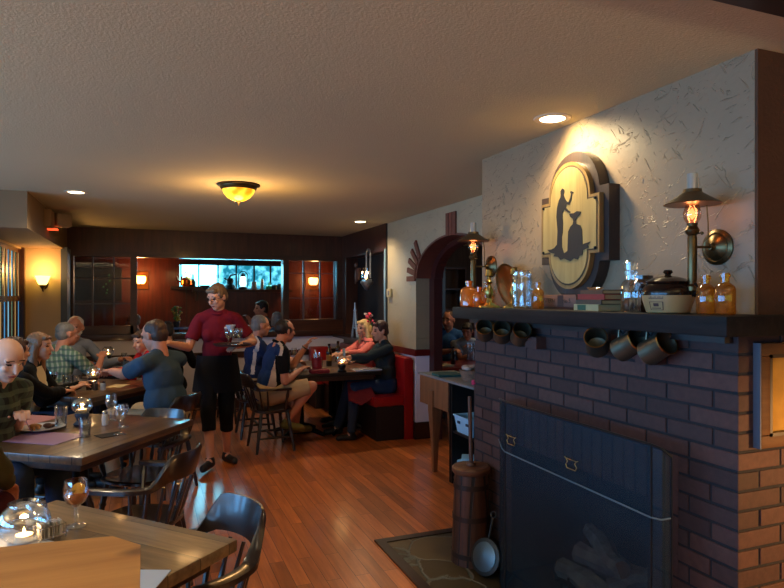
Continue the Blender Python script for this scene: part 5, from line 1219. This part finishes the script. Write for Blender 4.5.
def person(label, loc, face, sit=True, lean=8, side=0, look=None, rh=None, lh=None, shirt=None, sleeve='short', paint=None, pants=None, leg='long', hair=('short', 'brown'), sk='fair', female=False, s=1.0, vox=.008, belly=1.0,
           rpole=None, lpole=None, knees=None, feet=None, beard=None, glasses=False, shoe=None, curl=.5, seat=.45, group=None, shoemat=None, collar=None, tuck=False, hipz=None, lower=True):
    rz = facing(*face); t = thing('person', label, 'person', (loc[0], loc[1], 0), rz, group); t.scale = (s, s, s)
    W2L = (Matrix.Translation((loc[0], loc[1], 0)) @ Matrix.Rotation(rz, 4, 'Z') @ Matrix.Scale(s, 4)).inverted()
    pz = (seat/s+.115) if sit else .93
    if hipz: pz = hipz
    P0 = V(0, 0, pz)
    TR = Matrix.Translation(P0) @ Matrix.Rotation(math.radians(side), 4, 'Y') @ Matrix.Rotation(math.radians(-lean), 4, 'X')
    TRi = TR.inverted()
    R3 = TR.to_3x3().to_4x4()
    def tp(x, y, z): return TR @ V(x, y, z)
    sw = .160 if female else .188
    wk = .92 if female else 1.0
    def torso(g):
        L = [('e', tp(0, 0, 0), ((.162+g)*(1.02 if female else 1), .112+g, .12+g), R3), ('e', tp(0, .005+.03*(belly-1), .15), (.145*wk*belly+g, .105*belly+g, .15+g), R3), ('e', tp(0, .0, .31), (.16*wk+g, .108+g, .165+g), R3),
             ('c', tp(-sw+.03, -.005, .43), tp(sw-.03, -.005, .43), .06+g, .06+g)]
        for q in (-1, 1): L.append(('c', tp(q*(sw-.04), -.01, .44), tp(q*.02, -.005, .485), .05+g, .05+g*.6))
        if female:
            for q in (-1, 1): L.append(('e', tp(q*.068, .062, .285), (.058+g, .052+g, .062+g), R3))
        return L
    # head
    hc = tp(0, .03, .605)+V(0, 0, .03)
    if look is None: look = (face[0], face[1], -.1)
    ld = (W2L.to_3x3() @ Vector(look)).normalized(); xa = ld.cross(V(0, 0, 1)).normalized(); za = xa.cross(ld)
    HR = Matrix((xa, ld, za)).transposed().to_4x4(); HM = Matrix.Translation(hc) @ HR
    def hp(x, y, z): return HM @ V(x, y, z)
    body = torso(-.012)
    body += [('c', tp(0, -.012, .44), hp(0, -.02, -.05), .05 if female else .057, .048 if female else .056)]
    body += [('e', hp(0, -.012, .025), (.075, .094, .092), HR), ('e', hp(0, .018, -.04), (.060, .072, .07), HR), ('e', hp(0, .052, -.085), (.03, .032, .026), HR), ('e', hp(0, .04, -.03), (.056, .05, .045), HR),
             ('c', hp(0, .084, .018), hp(0, .106, -.022), .0085, .0125), ('c', hp(-.045, .066, .032), hp(.045, .066, .032), .011, .011), ('e', hp(0, .086, -.052), (.021, .012, .011), HR),
             ('e', hp(-.038, .062, -.018), (.02, .02, .018), HR), ('e', hp(.038, .062, -.018), (.02, .02, .018), HR)]
    for q in (-1, 1): body.append(('e', hp(q*.078, -.008, -.005), (.010, .018, .03), HR @ Matrix.Rotation(q*.3, 4, 'Z')))
    # arms
    l1, l2 = .285, .255; arms = {}
    for q, tgt, pole, nm in ((1, rh, rpole, 'r'), (-1, lh, lpole, 'l')):
        S = tp(q*sw, -.005, .43)
        if tgt is None: tgt_l = (V(q*.16, .36, .60) if sit else V(q*.24, .05, pz-.06))
        else: tgt_l = W2L @ Vector(tgt)
        pl = W2L.to_3x3() @ Vector(pole) if pole else V(q*.5, -.4, -1)
        E_, Wr = ik(S, tgt_l, l1, l2, pl.normalized()); arms[nm] = (S, E_, Wr)
        body += [('c', S, E_, .047, .04), ('e', S.lerp(E_, .45), (.048, .048, .07), Vector((0, 0, 1)).rotation_difference((E_-S).normalized()).to_matrix().to_4x4()), ('c', E_, E_.lerp(Wr, .4), .039, .038), ('c', E_.lerp(Wr, .35), Wr, .038, .026)]
        d = (Wr-E_).normalized(); ac = d.cross(V(0, 0, 1)); ac = (ac if ac.length > .2 else d.cross(V(0, 1, 0))).normalized(); pn = ac.cross(d).normalized()
        if pn.z > 0: pn = -pn
        Rh = Matrix((ac, d, pn)).transposed().to_4x4()
        body.append(('e', Wr+d*.045, (.040, .052, .015), Rh))
        inward = -1 if (ac.x*q) > 0 else 1
        for k in range(4):
            o = (k-1.5)*.0215; ln = (.068, .078, .074, .058)[k] if inward*1 > 0 else (.058, .074, .078, .068)[k]
            b0 = Wr+d*.082+ac*o; b1 = b0+(d*math.cos(curl)+pn*math.sin(curl))*ln*.5; b2 = b1+(d*math.cos(curl*2.3)+pn*math.sin(curl*2.3))*ln*.5
            body += [('c', Wr+d*.05+ac*o, b0, .009, .0092), ('c', b0, b1, .0088, .0082), ('c', b1, b2, .0082, .007)]
        tb = Wr+d*.025+ac*inward*.03; tm = tb+d*.03+ac*inward*.028+pn*.012; te = tm+d*.03+ac*inward*.004+pn*.012
        body += [('c', tb, tm, .013, .0105), ('c', tm, te, .0105, .008)]
    # legs
    legs = []
    for i, q in enumerate((1, -1)):
        Hh = P0+V(q*.085, 0, -.02)
        if sit:
            K = W2L @ Vector(knees[i]) if knees else V(q*.13, .42, pz+.01)
            A = W2L @ Vector(feet[i]) if feet else V(q*.13, .45, .09)
            if not feet: A = V(K.x, K.y+.02, .09)
            K = Hh+(K-Hh).normalized()*.43
        else:
            A = W2L @ Vector(feet[i]) if feet else V(q*.1, 0, .09)
            K, A = ik(Hh, A, .44, .42, V(0, 1, 0))
        legs.append((Hh, K, A))
        fd = V(0, 1, 0)
        if feet and len(feet) > 2: fd = (W2L.to_3x3() @ Vector(feet[2+i])).normalized()
        if lower:
            body += [('c', Hh, K, .082, .054), ('c', K, K.lerp(A, .35), .054, .05), ('c', K.lerp(A, .3), A, .05, .034), ('c', A, A+fd*.02-V(0, 0, .04), .036, .034), ('c', A-V(0, 0, .045), A+fd*.14-V(0, 0, .062), .032, .022)]
        else: body += [('c', Hh, Hh.lerp(K, .5), .082, .07)]
    HMi = HM.inverted()
    def face_paint(c):
        p = HMi @ c
        if p.length > .16: return 0
        if p.y > .04:
            if ((abs(p.x)-.030)/.0135)**2+((p.z-.012)/.0065)**2 < 1: return 3
            if abs(abs(p.x)-.032) < .020 and abs(p.z-.034-.004*(1 if abs(p.x) < .035 else 0)) < .0032: return 2
            if (p.x/.024)**2+((p.z+.054)/.0085)**2 < 1: return 1
        return 0
    hk = hair[1] if hair else 'brown'
    grow('body', body, [SK[sk], M_lip, HAIR[hk if hk not in ('white', 'blonde') else 'ash'], M_eye], t, vox*.85, 3, face_paint)
    # shirt
    if shirt:
        g = .008; L = torso(g)
        for nm in ('r', 'l'):
            S, E_, Wr = arms[nm]
            if sleeve == 'short': L += [('c', S, S.lerp(E_, .3), .06, .062), ('c', S.lerp(E_, .2), S.lerp(E_, .72), .062, .060, 1)]
            elif sleeve == 'none': pass
            else: L += [('c', S, E_, .06, .052), ('c', E_, E_.lerp(Wr, .9), .052, .038, 1)]
        if not tuck: L.append(('c', P0+V(0, 0, .03), P0-V(0, 0, .06), .10, .13, 1))
        pf = (lambda c: paint(TRi @ c, c, arms)) if paint else None
        so = grow('shirt', L, shirt, t, vox, 4, pf, wob=.008)
        if collar:
            cl_ = []
            for k in range(14):
                a0, a1 = 2*PI*k/14, 2*PI*(k+1)/14
                cl_.append(('c', tp(.068*math.cos(a0), -.008+.062*math.sin(a0), .497-.02*math.sin(a0)), tp(.066*math.cos(a1), -.008+.062*math.sin(a1), .497-.02*math.sin(a1)), .014, .014))
            grow('collar', cl_, collar, so, .006, 2)
    if pants and lower:
        L = [('e', P0, (.176, .125, .13)), ]
        for Hh, K, A in legs:
            if leg == 'long': L += [('c', Hh, K, .096, .072), ('c', K, A, .070, .052, 1)]
            elif leg == 'shorts': L += [('c', Hh, Hh.lerp(K, .3), .10, .098), ('c', Hh.lerp(K, .25), Hh.lerp(K, .93), .098, .086, 1)]
            else: L += [('c', Hh, K, .094, .07), ('c', K, K.lerp(A, .42), .068, .062, 1)]
        grow('trousers', L, pants, t, vox*1.1, 4, wob=.006)
    if lower:
        for i, (Hh, K, A) in enumerate(legs):
            fd = V(0, 1, 0)
            if feet and len(feet) > 2: fd = (W2L.to_3x3() @ Vector(feet[2+i])).normalized()
            b = A-V(0, 0, .05)
            mb_ = [('c', A-V(0, 0, .01), A-V(0, 0, .03)-fd*.01, .042, .042), ('c', b-fd*.03, b+fd*.14-V(0, 0, .006), .038, .034), ('c', b-fd*.03+V(0, 0, -.008), b+fd*.15-V(0, 0, .012), .034, .028)]
            grow('shoe', mb_, shoemat or M_shoe, t, .008, 2)
    # hair
    if hair:
        st, hcx = hair; L = []
        if st in ('short', 'long', 'tail', 'cap', 'bob'):
            L = [('e', hp(0, -.022, .05), (.080, .092, .078), HR), ('e', hp(0, -.045, .0), (.074, .066, .082), HR), ('c', hp(-.04, .05, .082), hp(.04, .05, .082), .022, .022)]
            for q in (-1, 1): L.append(('e', hp(q*.066, .006, .03), (.018, .034, .036), HR))
        if st == 'crop': L = [('e', hp(0, -.024, .045), (.078, .09, .074), HR), ('e', hp(0, -.045, .0), (.073, .064, .075), HR)]
        if st == 'ring': L = [('e', hp(0, -.05, .0), (.078, .062, .05), HR), ('e', hp(.066, -.02, .01), (.015, .05, .035), HR), ('e', hp(-.066, -.02, .01), (.015, .05, .035), HR)]
        if st == 'balding': L = [('e', hp(0, -.04, .03), (.080, .076, .080), HR), ('e', hp(.064, -.01, .012), (.017, .045, .042), HR), ('e', hp(-.064, -.01, .012), (.017, .045, .042), HR), ('e', hp(0, -.03, .09), (.055, .06, .025), HR)]
        if st == 'long':
            for q in (-1, 1): L += [('c', hp(q*.062, -.01, .02), hp(q*.078, -.01, -.12), .03, .034), ('c', hp(q*.078, -.01, -.12), hp(q*.085, .02, -.27), .034, .02), ('c', hp(q*.05, -.06, .0), hp(q*.05, -.07, -.2), .045, .04)]
            L.append(('e', hp(0, -.06, -.12), (.07, .035, .13), HR))
        if st == 'tail': L += [('e', hp(0, -.10, .03), (.03, .028, .03), HR), ('c', hp(0, -.11, .02), hp(.02, -.13, -.08), .024, .012)]
        if st == 'bob':
            for q in (-1, 1): L += [('c', hp(q*.064, -.015, .02), hp(q*.066, -.01, -.07), .028, .024)]
            L.append(('e', hp(0, -.055, -.05), (.068, .045, .06), HR))
        if L: grow('hair', L, HAIR[hcx], t, .006, 2, wob=.004, ws=26)
    if beard:
        L = [('e', hp(0, .06, -.088), (.036, .034, .034), HR), ('c', hp(-.055, .02, -.05), hp(-.02, .07, -.085), .018, .02), ('c', hp(.055, .02, -.05), hp(.02, .07, -.085), .018, .02), ('c', hp(-.025, .092, -.045), hp(.025, .092, -.045), .008, .008)]
        grow('beard', L, HAIR[beard], t, .005, 2, wob=.003, ws=30)
    if glasses:
        gm = MB()
        for q in (-1, 1):
            gm.tube([hp(q*.032+.021*math.cos(a), .098, .01+.014*math.sin(a)) for a in [2*PI*k/14 for k in range(14)]], .0022, 6, closed=True)
            gm.tube([hp(q*.053, .098, .014), hp(q*.078, .06, .014), hp(q*.082, -.01, .008)], .0022, 6)
        gm.tube([hp(-.011, .098, .012), hp(.011, .098, .012)], .0022, 6); gm.build('eyeglasses', M_iron, t)
    t['_arms'] = 0; del t['_arms']
    return t, TR, HM, arms, legs
def hid(p, z=.83): return (p[0], p[1], z)
# waitress
mar = fab('maroon', (104, 20, 34)); blk = fab('black', (16, 15, 17)); 
rh_ = at(168, 343, d=5.45); lh_ = at(238, 346, d=5.62)
W, WTR, WHM, warm, _ = person('waitress in maroon polo and black apron carrying a tray of glasses', (.62, 5.98), (-.16, -1), sit=False, lean=3, look=(-.72, -.62, -.42), rh=tuple(rh_), lh=tuple(lh_), shirt=mar, sleeve='short', collar=mar, pants=blk, leg='capri', hair=('tail', 'ash'), sk='fair', female=True, s=.985, vox=.0065,
    rpole=(0, .2, -1), lpole=(.9, .4, -.6), feet=[tuple(at(210, 461, Z=.085)), tuple(at(227, 452, Z=.085)), (-.5, -.9, 0), (.35, -.9, 0)], glasses=True, curl=.25)
W['category'] = 'person'
ap_ = []
for z, k in ((1.02, 1.0), (.93, 1.06), (.80, 1.16), (.68, 1.24)): ap_.append([V(.185*k*math.cos(a), .01+.138*k*math.sin(a)+.004*math.sin(9*a), z) for a in [2*PI*i/40 for i in range(40)]])
ap_i = [[V(p.x*.97, .01+(p.y-.01)*.97, p.z) for p in r] for r in reversed(ap_)]
MB().loft(ap_+ap_i, cap=False).build('apron', fab('apron', (20, 19, 22)), W)
mbp = MB(); q = WTR @ V(-.085, .145, .355); mbp.ball(q, (.016, .006, .014), 2); mbp.build('badge', pm('badge_white', (200, 190, 190), .5), [c for c in W.children if c.name.startswith('shirt')][0])
S_, E_, Wl = warm['l']; Wm = Matrix.Translation(W.location) @ Matrix.Rotation(W.rotation_euler.z, 4, 'Z') @ Matrix.Scale(.985, 4)
hand = Wm @ (Wl+(Wl-E_).normalized()*.06)
tray = thing('serving_tray', 'round dark serving tray on the waitress\'s palm', 'tray', (hand.x-.02, hand.y-.05, hand.z+.022))
MB().lathe([(.001, 0), (.15, 0), (.165, .014), (.168, .014), (.154, -.004), (.001, -.004)], seg=40).build('tray_dish', pm('tray_brown', (60, 50, 50), .35, coat=.4), tray)
for dx, dy, lb, hh in ((.0, -.03, 'empty stemmed glass at the front of the tray', .15), (.055, .0, 'stemmed glass beside it on the tray, with napkin', .15), (-.03, .05, 'short glass at the back of the tray', .13)):
    g_ = stem_glass(lb, (tray.location.x+dx, tray.location.y+dy, tray.location.z+.001), .036, hh, M_water, .6, group='glasses on the tray')
tag(MB().lathe([(.002, 0), (.02, .01), (.04, .05), (.045, .06), (.036, .05), (.016, .012)], seg=7).build('crumpled_napkin', M_paper, loc=(tray.location.x-.02, tray.location.y-.02, tray.location.z+.12)), 'white napkin stuffed in the glasses on the tray', 'napkin')
# bald man
pb = at(22, 421, d=3.52); 
bm_, _, _, ba, _ = person('bald man in dark plaid shirt eating with a fork', (-.88, 4.05), (.812, -.583), lean=18, seat=.49, look=(.62, -.72, -.5), lh=tuple(at(20, 416, d=3.5)), rh=(-.78, 3.72, .70), shirt=checks('dark_plaid', (44, 58, 50), (20, 24, 24), (84, 98, 80), .07), sleeve='short', pants=fab('jeans', (40, 52, 74)), hair=None, sk='pale', s=1.0, vox=.0065, belly=1.12, rpole=(-.3, -.5, -1), lpole=(-.2, .4, -1), curl=.65)
S_, E_, Wl = ba['l']; M_ = Matrix.Translation(bm_.location) @ Matrix.Rotation(bm_.rotation_euler.z, 4, 'Z')
hw = M_ @ (Wl+(Wl-E_).normalized()*.07)
MBf = MB(); q = at(31, 431, Z=.775); MBf.tube([hw+V(0, 0, .02), hw.lerp(q, .6), q], [.0035, .003, .003], 6)
dq = (q-hw).normalized(); sd = dq.cross(V(0, 0, 1)).normalized()
for k in (-1, 0, 1): MBf.tube([q, q+dq*.01+sd*k*.008, q+dq*.045+sd*k*.008], .0014, 5)
tag(MBf.build('dinner_fork', MATS['chrome']), 'steel fork in the bald man\'s hand above the plate', 'fork')
# olive sleeve diner
person('diner in olive long-sleeved shirt cut off by the edge of view', (-.83, 2.97), (.583, .812), lean=10, look=(.5, .8, -.3), rh=(-.60, 3.36, .66), lh=(-.85, 3.3, .66), shirt=fab('olive', (74, 68, 40)), sleeve='long', pants=fab('burgundy', (70, 22, 30)), hair=('short', 'grey'), sk='ruddy', vox=.009, rpole=(.6, -.5, -.6), knees=[(-.55, 3.6, .6), (-.75, 3.6, .6)])
# woman, long brown hair
def cardi(p, c, arms): return 0 if (abs(p.x) < .09+.03*(p.z < .2) and p.y > 0 and p.z < .47) else 1
person('long-haired woman in white top and black cardigan beside the red wine', (-.92, 5.72), (1, -.12), lean=10, look=(1, -.28, -.12), rh=(-.55, 5.62, .80), lh=(-.5, 5.9, .80), shirt=[fab('white', (225, 215, 185)), blk], sleeve='long', paint=cardi, pants=fab('jeans', (40, 52, 74)), hair=('long', 'chestnut'), sk='fair', female=True, s=.94, vox=.0075)
person('dark-haired woman in black jacket seated with her back partly turned', (-.96, 5.16), (.7, .7), lean=8, look=(.75, .6, -.1), rh=(-.6, 5.5, .80), lh=(-.75, 5.6, .8), shirt=blk, sleeve='long', pants=blk, hair=('long', 'auburn'), sk='fair', female=True, s=.93, vox=.009)
person('grey-haired man in green and white plaid shirt leaning on the table', (-.86, 6.72), (.62, .78), lean=12, side=6, look=(.9, .5, -.1), rh=(-.42, 6.95, .92), lh=(-.6, 7.3, .85), shirt=checks('green_plaid', (92, 118, 96), (150, 160, 140), (50, 74, 80), .055), sleeve='short', pants=fab('jeans', (40, 52, 74)), hair=('crop', 'grey'), sk='ruddy', vox=.008, rpole=(.3, -.3, -1), s=1.0)
person('white-bearded man in pale blue shirt facing the plaid man', (-.80, 7.62), (.62, -.78), lean=10, look=(-.15, -1, -.05), rh=(-.5, 7.15, .80), lh=(-.25, 7.5, .85), shirt=fab('pale_blue', (150, 160, 180)), sleeve='long', pants=blk, hair=('crop', 'white'), beard='white', sk='ruddy', vox=.008, s=1.03)
person('boy in bright red top eating beyond the man in slate', (.1, 6.66), (-.85, -.45), lean=14, look=(-.8, -.6, -.3), rh=tuple(at(118, 372, d=5.9)), lh=(-.35, 6.35, .84), shirt=fab('red', (190, 26, 26)), sleeve='long', pants=fab('jeans', (40, 52, 74)), hair=('short', 'brown'), sk='fair', vox=.008, s=.90, rpole=(.3, .3, -1))
person('man in slate blue tee shirt with his back to the aisle', (.18, 5.22), (-.72, .70), lean=12, look=(-.75, .62, -.3), lh=tuple(at(104, 373, d=5.25)), rh=tuple(at(116, 370, d=5.6)), shirt=fab('slate', (54, 74, 92)), sleeve='short', pants=fab('khaki', (176, 152, 120)), hair=('crop', 'brown'), sk='ruddy', vox=.007, s=1.07, belly=1.2, lpole=(-.2, -.3, -1), rpole=(.4, 0, -1))
bx = at(172, 345, d=7.0)
person('seated person in black hooded jacket behind the man in slate', (bx.x, bx.y, 0), (-.3, 1), lean=16, look=(-.2, 1, -.2), shirt=blk, sleeve='long', pants=blk, hair=('short', 'dark'), sk='tan', vox=.009, s=.96, rh=(bx.x+.2, bx.y+.5, .8), lh=(bx.x-.2, bx.y+.5, .8))
# bar people
b1 = at(139, 330, d=9.3); person('person with grey cropped hair sitting in the bar behind the glazed panel', (b1.x, b1.y, 0), (-.9, .3), lean=6, look=(-.9, -.1, 0), shirt=fab('char', (40, 42, 48)), sleeve='long', pants=blk, hair=('crop', 'grey'), sk='ruddy', vox=.011, s=.97)
b2_ = at(266, 320, d=9.6); hb_ = at(250, 321, d=9.4); person('dark-haired person in the bar raising a hand to the chin', (b2_.x, b2_.y, 0), (-1, -.1), lean=4, look=(-1, -.15, -.05), rh=tuple(hb_), lh=(b2_.x-.5, b2_.y+.1, 1.1), shirt=fab('char', (40, 42, 48)), pants=blk, hair=('short', 'dark'), sk='tan', vox=.01, s=1.07, rpole=(0, -.5, -1), seat=.55)
b3 = at(277, 322, d=9.1); person('grey-haired person in the bar lit blue from the window', (b3.x, b3.y, 0), (.2, 1), lean=6, look=(.1, 1, 0), shirt=fab('bluegrey', (70, 96, 120)), pants=blk, hair=('bob', 'grey'), sk='fair', female=True, vox=.011, s=1.0)
# booth table people
nav = fab('navy', (28, 44, 84)); wht = fab('polo_white', (196, 186, 184)); pbk = fab('polo_black', (18, 19, 24)); pbl = fab('polo_blue', (26, 54, 106))
def polo(p, c, arms):
    for nm in ('r', 'l'):
        S, E2, _ = arms[nm]; d = E2-S; u = (c-S).dot(d)/d.length_squared
        if u > .12 and (c-S-d*u).length < .085 and abs(p.x) > .13: return 2
    if p.y < -.05: return 0
    if p.z > .36: return 1 if p.y < -.025 else 2
    if p.y < .03: return 1
    return 2
def navpaint(p, c, arms): return 1 if (abs(p.y+.04) < .018 and p.z > .12) else 0
person('grey-haired man in navy shirt with white piping, beyond the polo man', (1.10, 6.98), (1, .05), lean=6, look=(1, .15, -.1), rh=(1.58, 6.95, .80), lh=(1.62, 7.2, .8), shirt=[nav, wht], paint=navpaint, pants=fab('khaki', (176, 152, 120)), leg='shorts', hair=('crop', 'grey'), sk='ruddy', vox=.0085, s=1.03)
pm_, _, _, pa, _ = person('man in black, white and blue polo and khaki shorts on a wooden chair', (1.13, 6.30), (1, .10), lean=16, look=(1, .35, -.12), rh=tuple(at(300, 372, d=6.35)+V(0, 0, .02)), lh=tuple(at(306, 346, d=6.6)), shirt=[pbl, wht, pbk], paint=polo, pants=fab('khaki', (176, 152, 120)), leg='shorts', hair=('balding', 'dark'), sk='ruddy', vox=.007, s=1.03, belly=1.12,
    rpole=(-.1, -.2, -1), lpole=(.1, .2, -1), knees=[tuple(at(312, 386, d=6.3)), (1.62, 6.6, .55)], feet=[tuple(at(287, 420, d=6.3)), tuple(at(296, 424, d=6.65)), (.8, -.3, -.1), (1, 0, 0)], collar=pbk, shoemat=pm('yellow_trainer', (110, 104, 46), .6))
M_ = Matrix.Translation(pm_.location) @ Matrix.Rotation(pm_.rotation_euler.z, 4, 'Z') @ Matrix.Scale(1.03, 4)
S_, E_, Wl = pa['l']; d_ = (Wl-E_).normalized(); x_ = d_.orthogonal().normalized(); y_ = d_.cross(x_); w0 = Wl-d_*.02
MB().tube([w0+(x_*math.cos(a)+y_*math.sin(a))*.031 for a in [2*PI*k/16 for k in range(16)]], .006, 6, closed=True).build('wristwatch', M_iron, pm_)
person('blonde woman in pink top on the booth', (2.56, 7.30), (-1, -.1), lean=2, look=(-1, -.35, -.1), rh=(2.05, 7.15, .83), lh=tuple(at(346, 353, d=7.2)), shirt=fab('pink', (226, 120, 112)), sleeve='long', pants=blk, hair=('long', 'blonde'), sk='fair', female=True, s=.93, vox=.0085)
dsw, dTR, dHM, _, _ = person('short-haired woman in dark sweater and jeans at the end of the booth', (2.53, 6.52), (-1, .05), lean=6, look=(-1, -.05, -.15), rh=tuple(at(352, 360, d=6.75)), lh=tuple(at(346, 358, d=6.55)), shirt=fab('sweater', (38, 48, 52)), sleeve='long', pants=fab('jeans', (40, 52, 74)), hair=('short', 'auburn'), sk='fair', female=True, s=.95, vox=.0075, belly=1.15,
    lpole=(.1, -.2, -1), rpole=(.1, .2, -1), glasses=False, knees=[(2.03, 6.7, .55), (2.03, 6.42, .55)], feet=[(2.0, 6.7, .085), (2.05, 6.36, .085)])
gm = MB(); hp_ = lambda x, y, z: dHM @ V(x, y, z)
for q in (-1, 1): gm.ball(hp_(q*.03, .035, .128), (.024, .018, .01), 2)
gm.build('sunglasses', M_eye, [c for c in dsw.children if c.name.startswith('hair')][0])
nk = MB(); nk.prism([(-.14, -.1), (-.02, -.19), (.16, -.1), (.12, .12), (-.1, .14)], 0, .01, Matrix.Translation((2.14, 6.36, .52)) @ Matrix.Rotation(.75, 4, 'X') @ Matrix.Rotation(-.15, 4, 'Y'))
tag(nk.build('maroon_napkin', MATS['maroon_cloth']), 'maroon cloth napkin on the lap of the woman in the dark sweater', 'napkin')
ph = at(344, 355, d=6.6); tag(MB().box((0, 0, 0), (.012, .07, .14), bevel=.004).build('mobile_phone', pm('pale_phone', (170, 190, 190), .2), loc=ph), 'pale phone held up by the woman in the dark sweater', 'phone')
# people beyond the arch
f1 = at(447, 350, d=8.45); person('man in bright blue tee shirt in the room beyond the arch', (f1.x, f1.y, 0), (-.35, -1), lean=8, look=(-.8, -.6, -.15), rh=(f1.x-.15, f1.y-.45, .85), lh=(f1.x+.1, f1.y-.45, .88), shirt=fab('bright_blue', (52, 96, 150)), pants=blk, hair=('crop', 'brown'), sk='ruddy', vox=.009, s=1.05)
f2 = at(466, 356, d=8.2); person('boy in pale grey tee shirt at the red-edged table', (f2.x, f2.y, 0), (-.4, -1), lean=12, look=(-.7, -.7, -.45), rh=(f2.x-.1, f2.y-.38, .82), lh=(f2.x+.1, f2.y-.38, .82), shirt=fab('pale_grey', (150, 160, 176)), pants=blk, hair=('short', 'dark'), sk='ruddy', vox=.009, s=.88)
# ================================================================ DAYLIGHT, FILL LAMPS, CAMERA
for i, y in enumerate((-2, .2, 2.4, 4.7)):
    lamp('AREA', 'window_daylight', (-4.25, y, 1.5), 70, (.17, .5, 1), 1.9, target=(0, y+.3, 1.1), sy=1.2)
lamp('AREA', 'bay_daylight', (-1.75, 7.3, 1.4), 22, (.2, .55, 1), 2.2, target=(2, 7.0, 1.1), sy=1.2)
for x, y, p in ((-3.0, 2.2, 40), (-1.2, -1.2, 36), (1.6, -1.0, 32)):
    lamp('AREA', 'ceiling_fill', (x, y, 1.7), p, WARM, .5, target=(x, y, 3))  # unseen area lights added to brighten the ceiling; no sconces hang here
lamp('SPOT', 'can_or_fill_beam', (-.35, .45, HC-.02), 30, WARM, .05, target=(-.35, .45, 0), spot=math.radians(130), blend=.7)  # added fill spot to brighten the stand top, no ceiling fixture here
lamp('SPOT', 'can_or_fill_beam', (-.75, 3.45, HC-.02), 16, WARM, .05, target=(-.75, 3.45, 0), spot=math.radians(130), blend=.8)  # added fill spot over the dark oak table, without a fixture
lamp('SPOT', 'side_lamp', (2.75, .45, 1.0), 75, (1, .5, .17), .08, target=(2.2, 1.54, .62), spot=math.radians(72), blend=.7)
lamp('POINT', 'side_lamp', (2.75, .75, .9), 4, (1, .55, .2), .08)
lamp('POINT', 'far_room_lamp', (4.4, 7.0, 2.1), 10, (1, .7, .42), .1)
lamp('AREA', 'far_room_daylight', (6.2, 5.2, 1.5), 8, (.4, .7, 1), 1.2, target=(3.6, 7.0, 1))
for L_ in (L1, L2): lamp('POINT', 'oil_lamp_light', (L_[0]-.13, L_[1], L_[2]+.125), .35, (1, .42, .14), .02)
lamp('POINT', 'lantern_light', (AX-.14, 7.56, 1.85), .8, (1, .6, .3), .02)
w = bpy.data.worlds.new('sky'); SC.world = w; w.use_nodes = True
w.node_tree.nodes['Background'].inputs[0].default_value = (.25, .5, 1, 1); w.node_tree.nodes['Background'].inputs[1].default_value = .3
cam = bpy.data.cameras.new('camera'); co = bpy.data.objects.new('camera', cam); COL.objects.link(co)
cam.sensor_width = 36; cam.lens = 36*F/784; cam.shift_y = 2/784; cam.clip_start = .05
co.location = (0, 0, CH); co.rotation_euler = (PI/2, 0, -TH)
SC.camera = co
vs = SC.view_settings; vs.view_transform = 'Standard'; vs.look = 'None'; vs.gamma = 1; vs.use_curve_mapping = False; vs.exposure = .5
SC.cycles.use_denoising = True
SC.cycles.max_bounces = 7; SC.cycles.transparent_max_bounces = 24; SC.cycles.sample_clamp_indirect = 4; SC.cycles.caustics_reflective = False; SC.cycles.caustics_refractive = False
